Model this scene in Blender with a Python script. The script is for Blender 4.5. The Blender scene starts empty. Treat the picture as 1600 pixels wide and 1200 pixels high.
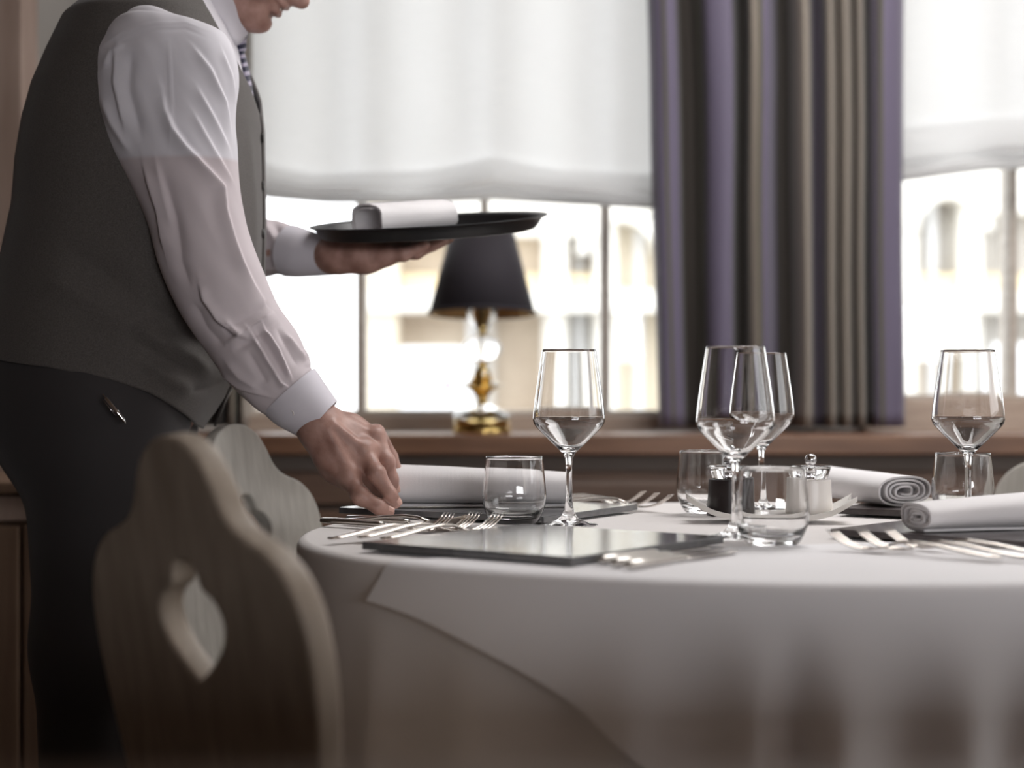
import bpy, bmesh, math, random
import numpy as np
from mathutils import Vector, Matrix, noise

# ------------------------------------------------------------------ camera, sky, lights, exposure
sc = bpy.context.scene
col = sc.collection
EYE, FPX = 0.934, 2670.0
cam_d = bpy.data.cameras.new('camera')
cam = bpy.data.objects.new('camera', cam_d); col.objects.link(cam)
cam.location = (0, 0, EYE); cam.rotation_euler = (math.pi / 2, 0, 0)
cam_d.sensor_width = 36; cam_d.lens = 36 * FPX / 1600
cam_d.clip_start = 0.02; cam_d.clip_end = 200
cam_d.dof.use_dof = True; cam_d.dof.focus_distance = 2.22; cam_d.dof.aperture_fstop = 2.6
sc.camera = cam

wd = bpy.data.worlds.new('overcast_sky'); sc.world = wd; wd.use_nodes = True
bg = wd.node_tree.nodes['Background']
bg.inputs[0].default_value = (0.97, 0.985, 1.0, 1); bg.inputs[1].default_value = 3.6

def area(name, loc, rot, sx, sy, power, colr=(1, 1, 1), portal=False):
    l = bpy.data.lights.new(name, 'AREA'); l.shape = 'RECTANGLE'; l.size = sx; l.size_y = sy
    l.energy = power; l.color = colr
    o = bpy.data.objects.new(name, l); col.objects.link(o); o.location = loc; o.rotation_euler = rot
    if portal: l.cycles.is_portal = True
    return o
PI = math.pi
# added fill: strip standing in for windows behind the camera, and a ceiling panel
area('rear_fill', (1.9, -2.9, 1.27), (PI / 2, 0, 0), 2.4, 0.36, 68, (0.97, 0.97, 1.0))
area('side_daylight', (3.12, 1.7, 1.6), (0, PI / 2, 0), 0.9, 1.8, 14, (0.97, 0.98, 1.0))
area('ceiling_fill', (0.95, 2.85, 2.52), (0, 0, 0), 1.4, 1.1, 44, (1.0, 0.98, 0.97))  # unseen fill panel added to brighten the tabletop
area('portal_left', (-0.06, 4.32, 1.5), (-PI / 2, 0, 0), 1.2, 1.5, 1, portal=True)
area('portal_right', (1.44, 4.32, 1.5), (-PI / 2, 0, 0), 1.1, 1.5, 1, portal=True)

vs = sc.view_settings
sc.display_settings.display_device = 'sRGB'
vs.view_transform = 'Standard'; vs.look = 'None'; vs.gamma = 1; vs.use_curve_mapping = False
vs.exposure = 0.0

random.seed(4)

# ------------------------------------------------------------------ helpers
def P(px, py, Y):
    return Vector(((px - 800) * Y / FPX, Y, EYE - (py - 600) * Y / FPX))

def srgb(r, g, b):
    f = lambda c: (c / 255 / 12.92) if c / 255 <= 0.04045 else ((c / 255 + 0.055) / 1.055) ** 2.4
    return (f(r), f(g), f(b), 1)

def setp(o, label=None, cat=None, group=None, kind=None):
    if label: o['label'] = label
    if cat: o['category'] = cat
    if group: o['group'] = group
    if kind: o['kind'] = kind
    return o

def empty(name, loc, label, cat, group=None, rz=0):
    o = bpy.data.objects.new(name, None); col.objects.link(o)
    o.location = loc; o.rotation_euler = (0, 0, rz); o.empty_display_size = 0.05
    return setp(o, label, cat, group)

def obj(name, V, F, m, parent=None, smooth=True, loc=None, uv=None, sharp=None):
    me = bpy.data.meshes.new(name)
    me.from_pydata([tuple(v) for v in V], [], [tuple(f) for f in F])
    if uv is not None:
        l = me.uv_layers.new(name='UVMap')
        U = np.asarray(uv, np.float32)
        idx = np.empty(len(me.loops), np.int32); me.loops.foreach_get('vertex_index', idx)
        l.data.foreach_set('uv', U[idx].ravel())
    me.update()
    bm = bmesh.new(); bm.from_mesh(me); bmesh.ops.recalc_face_normals(bm, faces=bm.faces); bm.to_mesh(me); bm.free()
    me.polygons.foreach_set('use_smooth', [smooth] * len(me.polygons))
    if smooth and sharp:
        me.set_sharp_from_angle(angle=math.radians(sharp))
    o = bpy.data.objects.new(name, me); col.objects.link(o)
    if m: me.materials.append(m)
    if parent: o.parent = parent
    if loc is not None: o.location = loc
    return o

def from_bm(name, bm, m, parent=None, loc=None, smooth=False, bevel=0.0, seg=2):
    me = bpy.data.meshes.new(name); bm.to_mesh(me); bm.free()
    me.polygons.foreach_set('use_smooth', [smooth] * len(me.polygons))
    o = bpy.data.objects.new(name, me); col.objects.link(o)
    if m: me.materials.append(m)
    if parent: o.parent = parent
    if loc is not None: o.location = loc
    if bevel:
        b = o.modifiers.new('bevel', 'BEVEL'); b.width = bevel; b.segments = seg; b.limit_method = 'ANGLE'
    return o

def box(name, x0, x1, y0, y1, z0, z1, m, parent=None, bevel=0.0, base=(0, 0, 0)):
    bm = bmesh.new(); bmesh.ops.create_cube(bm, size=1)
    for v in bm.verts:
        v.co = Vector((x0 + (v.co.x + .5) * (x1 - x0) - base[0], y0 + (v.co.y + .5) * (y1 - y0) - base[1],
                       z0 + (v.co.z + .5) * (z1 - z0) - base[2]))
    return from_bm(name, bm, m, parent, bevel=bevel)

def loft(rings, closed=True, cap0=False, cap1=False):
    n = len(rings[0]); V = [v for r in rings for v in r]; F = []
    for i in range(len(rings) - 1):
        for j in range(n if closed else n - 1):
            k = (j + 1) % n
            F.append((i * n + j, i * n + k, (i + 1) * n + k, (i + 1) * n + j))
    if cap0: F.append(tuple(range(n - 1, -1, -1)))
    if cap1: b = (len(rings) - 1) * n; F.append(tuple(range(b, b + n)))
    return V, F

def lathe(prof, seg=64):
    V, F = [], []; rows = []
    for r, z in prof:
        if r < 1e-6: rows.append([len(V)]); V.append((0, 0, z))
        else:
            rows.append(list(range(len(V), len(V) + seg)))
            V += [(r * math.cos(2 * PI * k / seg), r * math.sin(2 * PI * k / seg), z) for k in range(seg)]
    for a, b in zip(rows, rows[1:]):
        for k in range(seg):
            k2 = (k + 1) % seg
            f = [a[k % len(a)], a[k2 % len(a)], b[k2 % len(b)], b[k % len(b)]]
            g = []
            for q in f:
                if q not in g: g.append(q)
            if len(g) > 2: F.append(tuple(g))
    return V, F

def catmull(pts, n=8, closed=False):
    pts = [np.array(p, float) for p in pts]; N = len(pts); out = []
    rng = range(N) if closed else range(N - 1)
    for i in rng:
        if closed: a, b, c, d = pts[i - 1], pts[i], pts[(i + 1) % N], pts[(i + 2) % N]
        else: a, b, c, d = pts[max(i - 1, 0)], pts[i], pts[i + 1], pts[min(i + 2, N - 1)]
        for k in range(n):
            t = k / n
            out.append(0.5 * ((2 * b) + (c - a) * t + (2 * a - 5 * b + 4 * c - d) * t * t + (3 * b - a - 3 * c + d) * t ** 3))
    if not closed: out.append(pts[-1])
    return out

def interp(xs, ys, x): return float(np.interp(x, xs, ys))
def sstep(a, b, x):
    t = min(1, max(0, (x - a) / (b - a))); return t * t * (3 - 2 * t)

# ------------------------------------------------------------------ materials
def mat(name, colr, rough=0.5, metal=0.0, **kw):
    m = bpy.data.materials.new(name); m.use_nodes = True
    b = m.node_tree.nodes['Principled BSDF']
    b.inputs['Base Color'].default_value = colr; b.inputs['Roughness'].default_value = rough
    b.inputs['Metallic'].default_value = metal
    for k, v in kw.items(): b.inputs[k.replace('_', ' ')].default_value = v
    return m

def nodes(m): return m.node_tree.nodes, m.node_tree.links, m.node_tree.nodes['Principled BSDF']

def grain(m, scale=(1, 1, 1), nscale=5.0, c1=None, c2=None, bump=0.1, detail=6, coord='Object', dist=0.002):
    """noise driven colour variation and bump"""
    N, L, b = nodes(m)
    tc = N.new('ShaderNodeTexCoord'); mp = N.new('ShaderNodeMapping'); mp.inputs['Scale'].default_value = scale
    nz = N.new('ShaderNodeTexNoise'); nz.inputs['Scale'].default_value = nscale; nz.inputs['Detail'].default_value = detail
    L.new(tc.outputs[coord], mp.inputs[0]); L.new(mp.outputs[0], nz.inputs['Vector'])
    if c1:
        r = N.new('ShaderNodeValToRGB'); r.color_ramp.elements[0].position = .3; r.color_ramp.elements[1].position = .7
        r.color_ramp.elements[0].color = c1; r.color_ramp.elements[1].color = c2
        L.new(nz.outputs['Fac'], r.inputs[0]); L.new(r.outputs[0], b.inputs['Base Color'])
    if bump:
        bp = N.new('ShaderNodeBump'); bp.inputs['Strength'].default_value = bump; bp.inputs['Distance'].default_value = dist
        L.new(nz.outputs['Fac'], bp.inputs['Height']); L.new(bp.outputs[0], b.inputs['Normal'])
    return m

def weave(m, sx, sy, bump=0.2, coord='UV', dist=0.0006):
    """crossed thread bump"""
    N, L, b = nodes(m)
    tc = N.new('ShaderNodeTexCoord')
    outs = []
    for d, s in (('X', sx), ('Y', sy)):
        w = N.new('ShaderNodeTexWave'); w.bands_direction = d; w.inputs['Scale'].default_value = s
        w.inputs['Distortion'].default_value = 1.2; w.inputs['Detail'].default_value = 2
        L.new(tc.outputs[coord], w.inputs['Vector']); outs.append(w.outputs['Fac'])
    a = N.new('ShaderNodeMath'); a.operation = 'ADD'; L.new(outs[0], a.inputs[0]); L.new(outs[1], a.inputs[1])
    bp = N.new('ShaderNodeBump'); bp.inputs['Strength'].default_value = bump; bp.inputs['Distance'].default_value = dist
    L.new(a.outputs[0], bp.inputs['Height']); L.new(bp.outputs[0], b.inputs['Normal'])
    return m

M = {}
M['plaster'] = grain(mat('plaster', srgb(222, 218, 211), .9), nscale=14, bump=.15)
M['ceiling'] = grain(mat('ceiling_wood', srgb(150, 128, 108), .7), scale=(1, 10, 1), nscale=4, bump=.08)
M['dark_wall'] = grain(mat('rear_panelling', srgb(92, 74, 62), .7), scale=(8, 8, 1), nscale=4, bump=.08)
M['floor'] = grain(mat('dark_floor', srgb(58, 46, 38), .45), scale=(1, 12, 1), nscale=3, c1=srgb(48, 38, 31), c2=srgb(70, 56, 46), bump=.1)
M['frame'] = grain(mat('frame_wood', srgb(188, 178, 166), .45), scale=(1, 1, 8), nscale=9, c1=srgb(176, 165, 153), c2=srgb(196, 187, 176), bump=.06)
M['rail'] = grain(mat('rail_wood', srgb(178, 158, 142), .45), scale=(1, 9, 9), nscale=6, c1=srgb(164, 144, 128), c2=srgb(188, 169, 153), bump=.06)
M['sill'] = grain(mat('sill_wood', srgb(112, 80, 60), .4), scale=(1, 10, 10), nscale=5, c1=srgb(98, 68, 50), c2=srgb(128, 93, 70), bump=.08)
M['panel'] = grain(mat('panel_wood', srgb(112, 88, 74), .5), scale=(1, 10, 10), nscale=5, c1=srgb(100, 78, 65), c2=srgb(124, 99, 84), bump=.08)
M['recess'] = mat('grey_recess', srgb(128, 116, 108), .7)
M['casing'] = grain(mat('casing_wood', srgb(168, 146, 134), .5), scale=(8, 8, 1), nscale=5, c1=srgb(158, 136, 124), c2=srgb(176, 155, 143), bump=.06)
M['cabinet'] = grain(mat('cabinet_wood', srgb(122, 98, 80), .5), scale=(10, 10, 1), nscale=4, c1=srgb(112, 88, 71), c2=srgb(132, 108, 90), bump=.08)
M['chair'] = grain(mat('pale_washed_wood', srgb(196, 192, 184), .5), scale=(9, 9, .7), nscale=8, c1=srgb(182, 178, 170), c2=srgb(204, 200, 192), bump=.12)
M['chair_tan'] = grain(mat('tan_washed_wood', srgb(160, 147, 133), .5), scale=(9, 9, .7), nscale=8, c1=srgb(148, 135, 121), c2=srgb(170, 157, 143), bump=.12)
M['table_wood'] = grain(mat('table_wood', srgb(110, 84, 64), .5), nscale=8, bump=.05)
M['linen'] = grain(mat('tablecloth_linen', srgb(238, 236, 238), .75, Sheen_Weight=.25), nscale=420, bump=.12, dist=.0004)
M['underlay'] = grain(mat('underlay_linen', srgb(222, 217, 215), .75, Sheen_Weight=.25), nscale=420, bump=.12, dist=.0004)
M['napkin'] = weave(mat('napkin_cotton', srgb(236, 233, 234), .8, Sheen_Weight=.2), 46, 0.4, bump=.22, dist=.0006)
M['slate'] = grain(mat('slate_mat', srgb(96, 96, 97), .15, IOR=1.65), nscale=60, c1=srgb(86, 86, 88), c2=srgb(104, 104, 105), bump=.03, dist=.0002)
M['slate_dark'] = grain(mat('dark_slate_mat', srgb(70, 62, 62), .2), nscale=60, c1=srgb(62, 54, 54), c2=srgb(78, 71, 71), bump=.12, dist=.0006)
M['steel'] = grain(mat('cutlery_steel', srgb(214, 207, 200), .16, 1.0), nscale=90, bump=.02)
M['pewter'] = mat('knife_handle_metal', srgb(205, 200, 194), .28, 1.0)
M['glass'] = mat('clear_glass', (1, 1, 1, 1), 0.0, Transmission_Weight=1.0, IOR=1.5)
M['crystal'] = mat('lamp_crystal', (1, 1, 1, 1), 0.02, Transmission_Weight=1.0, IOR=1.55)
M['acrylic'] = mat('mill_acrylic', (1, 1, 1, 1), 0.03, Transmission_Weight=1.0, IOR=1.49)
M['gold'] = grain(mat('polished_brass', srgb(232, 202, 132), .14, 1.0), nscale=40, bump=.02)
M['gold_lining'] = grain(mat('gold_lining', srgb(226, 190, 136), .3, 1.0), nscale=30, bump=.12)
M['shade'] = weave(mat('black_shade_cloth', srgb(42, 37, 44), .8, Sheen_Weight=.1), 90, 60, bump=.1)
M['mill_dark'] = mat('dark_mill', srgb(40, 33, 33), .35)
M['mill_white'] = mat('white_mill', srgb(232, 227, 222), .3)
M['porcelain'] = mat('porcelain', srgb(232, 229, 224), .2)
M['tray'] = grain(mat('black_tray', srgb(26, 26, 28), .42), nscale=150, bump=.08, dist=.0004)
M['vest'] = grain(mat('charcoal_wool', srgb(82, 77, 73), .8, Sheen_Weight=.2), scale=(1, 1, 1), nscale=600, c1=srgb(70, 65, 62), c2=srgb(90, 85, 82), bump=.2, dist=.0005, detail=2)
M['trousers'] = grain(mat('black_wool', srgb(46, 42, 43), .8, Sheen_Weight=.15), nscale=500, bump=.12, dist=.0004)
M['shoe'] = mat('shoe_leather', srgb(22, 20, 20), .3)
M['button'] = mat('button_pearl', srgb(214, 208, 206), .3)
M['dark_button'] = mat('button_dark', srgb(40, 37, 35), .35)
M['hair'] = grain(mat('hair_dark', srgb(62, 54, 48), .6), scale=(20, 20, 4), nscale=20, bump=.4)
M['nail'] = mat('nail', srgb(206, 166, 152), .3)
M['teeth'] = mat('teeth', srgb(225, 220, 210), .3)
M['lip'] = mat('lip', srgb(160, 105, 98), .45)
M['eye'] = mat('eye', srgb(225, 222, 218), .2)
M['iris'] = mat('iris', srgb(60, 45, 35), .2)
M['chrome'] = mat('chrome', srgb(225, 225, 228), .1, 1.0)

# shirt: a fine white cotton; below the T-shirt hem the skin shows faintly through it
def shirt_mat():
    m = mat('white_shirt_cotton', srgb(226, 220, 225), .7, Sheen_Weight=.2)
    N, L, b = nodes(m)
    tc = N.new('ShaderNodeTexCoord'); sp = N.new('ShaderNodeSeparateXYZ'); L.new(tc.outputs['UV'], sp.inputs[0])
    r = N.new('ShaderNodeValToRGB'); e = r.color_ramp.elements
    e[0].position = .300; e[0].color = srgb(222, 219, 226); e[1].position = .308; e[1].color = srgb(208, 197, 201)
    n = e.new(.95); n.color = srgb(210, 200, 204)
    L.new(sp.outputs['Y'], r.inputs[0]); L.new(r.outputs[0], b.inputs['Base Color'])
    nz = N.new('ShaderNodeTexNoise'); nz.inputs['Scale'].default_value = 900; L.new(tc.outputs['Object'], nz.inputs['Vector'])
    bp = N.new('ShaderNodeBump'); bp.inputs['Strength'].default_value = .1; bp.inputs['Distance'].default_value = .0003
    L.new(nz.outputs['Fac'], bp.inputs['Height']); L.new(bp.outputs[0], b.inputs['Normal'])
    return m
M['shirt'] = shirt_mat()
M['cuff'] = grain(mat('shirt_cuff_cotton', srgb(216, 212, 220), .7, Sheen_Weight=.2), nscale=900, bump=.1, dist=.0003)

def skin_mat():
    m = mat('skin', srgb(178, 132, 116), .48)
    b = nodes(m)[2]
    b.inputs['Subsurface Weight'].default_value = .12; b.inputs['Subsurface Radius'].default_value = (.012, .005, .003)
    b.inputs['Subsurface Scale'].default_value = .6
    N, L, b = nodes(m)
    tc = N.new('ShaderNodeTexCoord')
    n1 = N.new('ShaderNodeTexNoise'); n1.inputs['Scale'].default_value = 38; n1.inputs['Detail'].default_value = 5
    n2 = N.new('ShaderNodeTexNoise'); n2.inputs['Scale'].default_value = 420; n2.inputs['Detail'].default_value = 4
    L.new(tc.outputs['Object'], n1.inputs['Vector']); L.new(tc.outputs['Object'], n2.inputs['Vector'])
    r = N.new('ShaderNodeValToRGB'); e = r.color_ramp.elements
    e[0].position = .32; e[0].color = srgb(150, 112, 100); e[1].position = .7; e[1].color = srgb(186, 148, 136)
    L.new(n1.outputs['Fac'], r.inputs[0]); L.new(r.outputs[0], b.inputs['Base Color'])
    ad = N.new('ShaderNodeMath'); ad.operation = 'MULTIPLY_ADD'; ad.inputs[1].default_value = 2.5
    L.new(n1.outputs['Fac'], ad.inputs[0]); L.new(n2.outputs['Fac'], ad.inputs[2])
    bp = N.new('ShaderNodeBump'); bp.inputs['Strength'].default_value = .3; bp.inputs['Distance'].default_value = .0007
    L.new(ad.outputs[0], bp.inputs['Height']); L.new(bp.outputs[0], b.inputs['Normal'])
    return m
M['skin'] = skin_mat()

def thin_glass():
    m = bpy.data.materials.new('window_glass'); m.use_nodes = True
    N, L = m.node_tree.nodes, m.node_tree.links; N.remove(N['Principled BSDF'])
    t = N.new('ShaderNodeBsdfTransparent'); t.inputs[0].default_value = (.985, .99, .99, 1)
    g = N.new('ShaderNodeBsdfGlossy'); g.inputs['Roughness'].default_value = .01
    f = N.new('ShaderNodeFresnel'); f.inputs[0].default_value = 1.35
    x = N.new('ShaderNodeMixShader')
    L.new(f.outputs[0], x.inputs[0]); L.new(t.outputs[0], x.inputs[1]); L.new(g.outputs[0], x.inputs[2])
    L.new(x.outputs[0], N['Material Output'].inputs[0])
    return m
M['pane'] = thin_glass()

def blind_mat():
    m = bpy.data.materials.new('sheer_blind_cloth'); m.use_nodes = True
    N, L = m.node_tree.nodes, m.node_tree.links; N.remove(N['Principled BSDF'])
    d = N.new('ShaderNodeBsdfDiffuse'); t = N.new('ShaderNodeBsdfTranslucent')
    tc = N.new('ShaderNodeTexCoord'); mp = N.new('ShaderNodeMapping'); mp.inputs['Scale'].default_value = (1, 1, 30)
    nz = N.new('ShaderNodeTexNoise'); nz.inputs['Scale'].default_value = 16; nz.inputs['Detail'].default_value = 5
    r = N.new('ShaderNodeValToRGB'); r.color_ramp.elements[0].color = (.80, .80, .80, 1); r.color_ramp.elements[1].color = (.9, .9, .9, 1)
    L.new(tc.outputs['Object'], mp.inputs[0]); L.new(mp.outputs[0], nz.inputs['Vector']); L.new(nz.outputs['Fac'], r.inputs[0])
    L.new(r.outputs[0], d.inputs[0]); L.new(r.outputs[0], t.inputs[0])
    x = N.new('ShaderNodeMixShader'); x.inputs[0].default_value = .62
    L.new(d.outputs[0], x.inputs[1]); L.new(t.outputs[0], x.inputs[2]); L.new(x.outputs[0], N['Material Output'].inputs[0])
    return m
M['blind'] = blind_mat()

def stripes_mat(name, stops, sheen=.15):
    m = mat(name, (0.1, 0.1, 0.1, 1), .7, Sheen_Weight=sheen)
    N, L, b = nodes(m)
    tc = N.new('ShaderNodeTexCoord'); sp = N.new('ShaderNodeSeparateXYZ'); L.new(tc.outputs['UV'], sp.inputs[0])
    r = N.new('ShaderNodeValToRGB'); r.color_ramp.interpolation = 'CONSTANT'; e = r.color_ramp.elements
    e[0].position = 0; e[0].color = stops[0][1]; e[1].position = stops[1][0]; e[1].color = stops[1][1]
    for p, c in stops[2:]:
        q = e.new(p); q.color = c
    fr = N.new('ShaderNodeMath'); fr.operation = 'FRACT'; L.new(sp.outputs['X'], fr.inputs[0]); L.new(fr.outputs[0], r.inputs[0])
    L.new(r.outputs[0], b.inputs['Base Color'])
    nz = N.new('ShaderNodeTexNoise'); nz.inputs['Scale'].default_value = 300; L.new(tc.outputs['Object'], nz.inputs['Vector'])
    bp = N.new('ShaderNodeBump'); bp.inputs['Strength'].default_value = .15; bp.inputs['Distance'].default_value = .0006
    L.new(nz.outputs['Fac'], bp.inputs['Height']); L.new(bp.outputs[0], b.inputs['Normal'])
    return m
M['tie'] = stripes_mat('striped_silk', [(0, srgb(38, 38, 62)), (.5, srgb(150, 144, 164)), (.66, srgb(176, 168, 184)), (.84, srgb(150, 144, 164))], .3)

# ------------------------------------------------------------------ signed distance modelling for the figure
class SDF:
    def __init__(s, lo, hi, h):
        s.h = h; s.lo = np.array(lo, float)
        s.n = np.ceil((np.array(hi) - s.lo) / h).astype(int) + 1
        s.F = np.full(tuple(s.n), 0.06, np.float32)
        s.ax = [s.lo[i] + h * np.arange(s.n[i]) for i in range(3)]
    def block(s, lo, hi):
        a = np.clip(np.floor((np.array(lo) - s.lo) / s.h).astype(int), 0, s.n - 1)
        b = np.clip(np.ceil((np.array(hi) - s.lo) / s.h).astype(int) + 1, 1, s.n)
        sl = tuple(slice(a[i], max(b[i], a[i] + 1)) for i in range(3))
        X = s.ax[0][sl[0]][:, None, None]; Y = s.ax[1][sl[1]][None, :, None]; Z = s.ax[2][sl[2]][None, None, :]
        return sl, X, Y, Z
    def merge(s, sl, D, k, sub=False):
        A = s.F[sl]
        if sub:
            D = -D
            h = np.clip(.5 + .5 * (A - D) / k, 0, 1) if k > 0 else (A > D)
            s.F[sl] = (D * (1 - h) + A * h + k * h * (1 - h)).astype(np.float32)
        else:
            h = np.clip(.5 + .5 * (A - D) / k, 0, 1)
            s.F[sl] = (A * (1 - h) + D * h - k * h * (1 - h)).astype(np.float32)
    def cap(s, a, b, ra, rb, k=.006, sub=False, flat=None):
        a = np.array(a, float); b = np.array(b, float); m = max(ra, rb) + k + .02
        sl, X, Y, Z = s.block(np.minimum(a, b) - m, np.maximum(a, b) + m)
        d = b - a; L2 = max(float(d @ d), 1e-12)
        px, py, pz = X - a[0], Y - a[1], Z - a[2]
        t = np.clip((px * d[0] + py * d[1] + pz * d[2]) / L2, 0, 1)
        D = np.sqrt((px - t * d[0]) ** 2 + (py - t * d[1]) ** 2 + (pz - t * d[2]) ** 2) - (ra + (rb - ra) * t)
        s.merge(sl, D, k, sub)
    def ell(s, c, r, R=None, k=.01, sub=False):
        c = np.array(c, float); r = np.array(r, float); m = r.max() + k + .02
        sl, X, Y, Z = s.block(c - m, c + m)
        q = [X - c[0], Y - c[1], Z - c[2]]
        if R is not None:
            q = [q[0] * R[0][i] + q[1] * R[1][i] + q[2] * R[2][i] for i in range(3)]
        k0 = np.sqrt((q[0] / r[0]) ** 2 + (q[1] / r[1]) ** 2 + (q[2] / r[2]) ** 2)
        k1 = np.sqrt((q[0] / r[0] ** 2) ** 2 + (q[1] / r[1] ** 2) ** 2 + (q[2] / r[2] ** 2) ** 2) + 1e-9
        s.merge(sl, k0 * (k0 - 1) / k1, k, sub)
    def mesh(s):
        F = s.F; n = s.n; ins = F < 0
        S = np.zeros(tuple(n - 1) + (3,), np.float32); C = np.zeros(tuple(n - 1), np.float32)
        def sl(o): return tuple(slice(o[i], n[i] - 1 + o[i]) for i in range(3))
        for ax in range(3):
            o1, o2 = [i for i in range(3) if i != ax]
            for a in (0, 1):
                for b in (0, 1):
                    p = [0, 0, 0]; p[o1] = a; p[o2] = b; q = list(p); q[ax] = 1
                    fa, fb = F[sl(p)], F[sl(q)]
                    cr = (ins[sl(p)] != ins[sl(q)])
                    t = np.where(cr, fa / np.where(cr, fa - fb, 1), 0)
                    C += cr
                    S[..., ax] += t; S[..., o1] += a * cr; S[..., o2] += b * cr
        act = C > 0
        idx = -np.ones(act.shape, np.int64); ids = np.argwhere(act); idx[act] = np.arange(len(ids))
        V = (ids + S[act] / C[act][:, None]) * s.h + s.lo
        Q = []
        for ax in range(3):
            o1, o2 = [(1, 2), (2, 0), (0, 1)][ax]
            lo = [slice(None)] * 3; hi = [slice(None)] * 3; lo[ax] = slice(0, -1); hi[ax] = slice(1, None)
            cr = ins[tuple(lo)] != ins[tuple(hi)]
            w = np.argwhere(cr)
            w = w[(w[:, o1] > 0) & (w[:, o2] > 0) & (w[:, o1] < n[o1] - 1) & (w[:, o2] < n[o2] - 1)]
            i0 = w.copy(); i1 = w.copy(); i1[:, o1] -= 1; i2 = i1.copy(); i2[:, o2] -= 1; i3 = w.copy(); i3[:, o2] -= 1
            f = np.stack([idx[tuple(k.T)] for k in (i0, i1, i2, i3)], 1)
            fl = ins[tuple(w.T)]
            f[~fl] = f[~fl][:, ::-1]
            Q.append(f)
        Q = np.concatenate(Q); Q = Q[(Q >= 0).all(1)]
        # a little Laplacian smoothing
        for _ in range(2):
            acc = np.zeros_like(V); cnt = np.zeros(len(V))
            for a, b in ((0, 1), (1, 2), (2, 3), (3, 0)):
                np.add.at(acc, Q[:, a], V[Q[:, b]]); np.add.at(cnt, Q[:, a], 1)
            V = V * .5 + .5 * acc / np.maximum(cnt, 1)[:, None]
        return V, Q

# ------------------------------------------------------------------ room shell
WY = 4.20       # inner face of the window wall
def struct(o, label=None): o['kind'] = 'structure'; return o
XL, XR, YB, ZC = -2.6, 3.2, -3.0, 2.6
struct(box('floor', XL, XR, YB, WY + .2, -.1, 0, M['floor']))
struct(box('ceiling', XL, XR, YB, WY + .2, ZC, ZC + .1, M['ceiling']))
struct(box('wall_left', XL - .1, XL, YB, WY + .2, 0, ZC, M['dark_wall']))
struct(box('wall_right', XR, XR + .1, YB, WY + .2, 0, ZC, M['plaster']))
struct(box('wall_rear', XL, XR, YB - .1, YB, 0, ZC, M['dark_wall']))
# window wall with two openings
W1 = (-.655, .56); W2 = (.86, 2.02); WZ0, WZ1 = .80, 2.32
def wall_front():
    bm = bmesh.new()
    def b(x0, x1, z0, z1):
        r = bmesh.ops.create_cube(bm, size=1)
        for v in r['verts']: v.co = Vector((x0 + (v.co.x + .5) * (x1 - x0), WY + (v.co.y + .5) * .2, z0 + (v.co.z + .5) * (z1 - z0)))
    b(XL, XR, 0, WZ0); b(XL, XR, WZ1, ZC)
    b(XL, W1[0], WZ0, WZ1); b(W1[1], W2[0], WZ0, WZ1); b(W2[1], XR, WZ0, WZ1)
    return struct(from_bm('wall_front', bm, M['plaster']))
wall_front()

def window(name, x0, x1, zg, mull, rail_z):
    t = bpy.data.objects.new(name, None); col.objects.link(t); t.location = (x0, WY, WZ0); t['kind'] = 'structure'
    base = t.location
    bm = bmesh.new()
    def b(a, c, y0, y1, z0, z1):
        r = bmesh.ops.create_cube(bm, size=1)
        for v in r['verts']:
            v.co = Vector((a + (v.co.x + .5) * (c - a), y0 + (v.co.y + .5) * (y1 - y0), z0 + (v.co.z + .5) * (z1 - z0))) - base
    b(x0, x0 + .025, WY - .02, WY + .1, WZ0, WZ1); b(x1 - .03, x1, WY - .02, WY + .1, WZ0, WZ1)
    b(x0, x1, WY - .02, WY + .1, WZ1 - .04, WZ1)
    from_bm('window_frame', bm, M['frame'], t, bevel=.004)
    box('window_rail', x0, x1, WY - .03, WY + .1, WZ0, rail_z, M['rail'], t, bevel=.005, base=base)
    if zg - rail_z > .004:
        box('bottom_rail', x0, x1, WY + .0, WY + .09, rail_z, zg, M['frame'], t, bevel=.004, base=base)
    xs = [x0 + .02] + mull + [x1 - .03]
    for k, mx in enumerate(mull):
        w = .010 if k % 2 else .011
        box('mullion', mx - w, mx + w, WY + .01, WY + .09, zg - .002, WZ1 - .03, M['frame'], t, bevel=.003, base=base)
    for a, c in zip(xs, xs[1:]):
        box('pane', a, c, WY + .045, WY + .051, zg - .01, WZ1 - .03, M['pane'], t, base=base)
    return t
def wx(px, Y=WY + .04): return (px - 800) * Y / FPX
def wz(py, Y=WY + .04): return EYE - (py - 600) * Y / FPX
window('window_1', W1[0], W1[1], wz(641), [wx(565), wx(757), wx(945)], wz(648))
window('window_2', W2[0], W2[1], wz(616), [wx(1578), wx(1768)], wz(622))

# window board and panelling under it
struct(box('trim_1', -1.2, XR, 3.85, WY + .02, .773, .82, M['sill'], bevel=.005))
struct(box('trim_2', -1.2, XR, 3.915, WY, 0, .775, M['recess']))
struct(box('trim_3', -1.2, XR, 3.89, 3.92, .66, .735, M['panel'], bevel=.004))
struct(box('trim_4', -1.2, XR, 3.89, 3.92, .08, .645, M['panel'], bevel=.004))
struct(box('baseboard_front', -1.2, XR, 3.88, 3.92, 0, .08, M['panel'], bevel=.004))
# vent slots in the panelling, recessed dark louvres
vent = empty('vent_grille', (.28, 3.885, .655), 'dark slotted vent grille in the brown panelling below the window board', 'vent')
box('vent_frame', .1, .46, 3.882, 3.891, .668, .712, M['recess'], vent, base=vent.location)
for k in range(3):
    box('slat', .11, .45, 3.877, 3.886, .673 + k * .013, .680 + k * .013, M['panel'], vent, base=vent.location)

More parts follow.
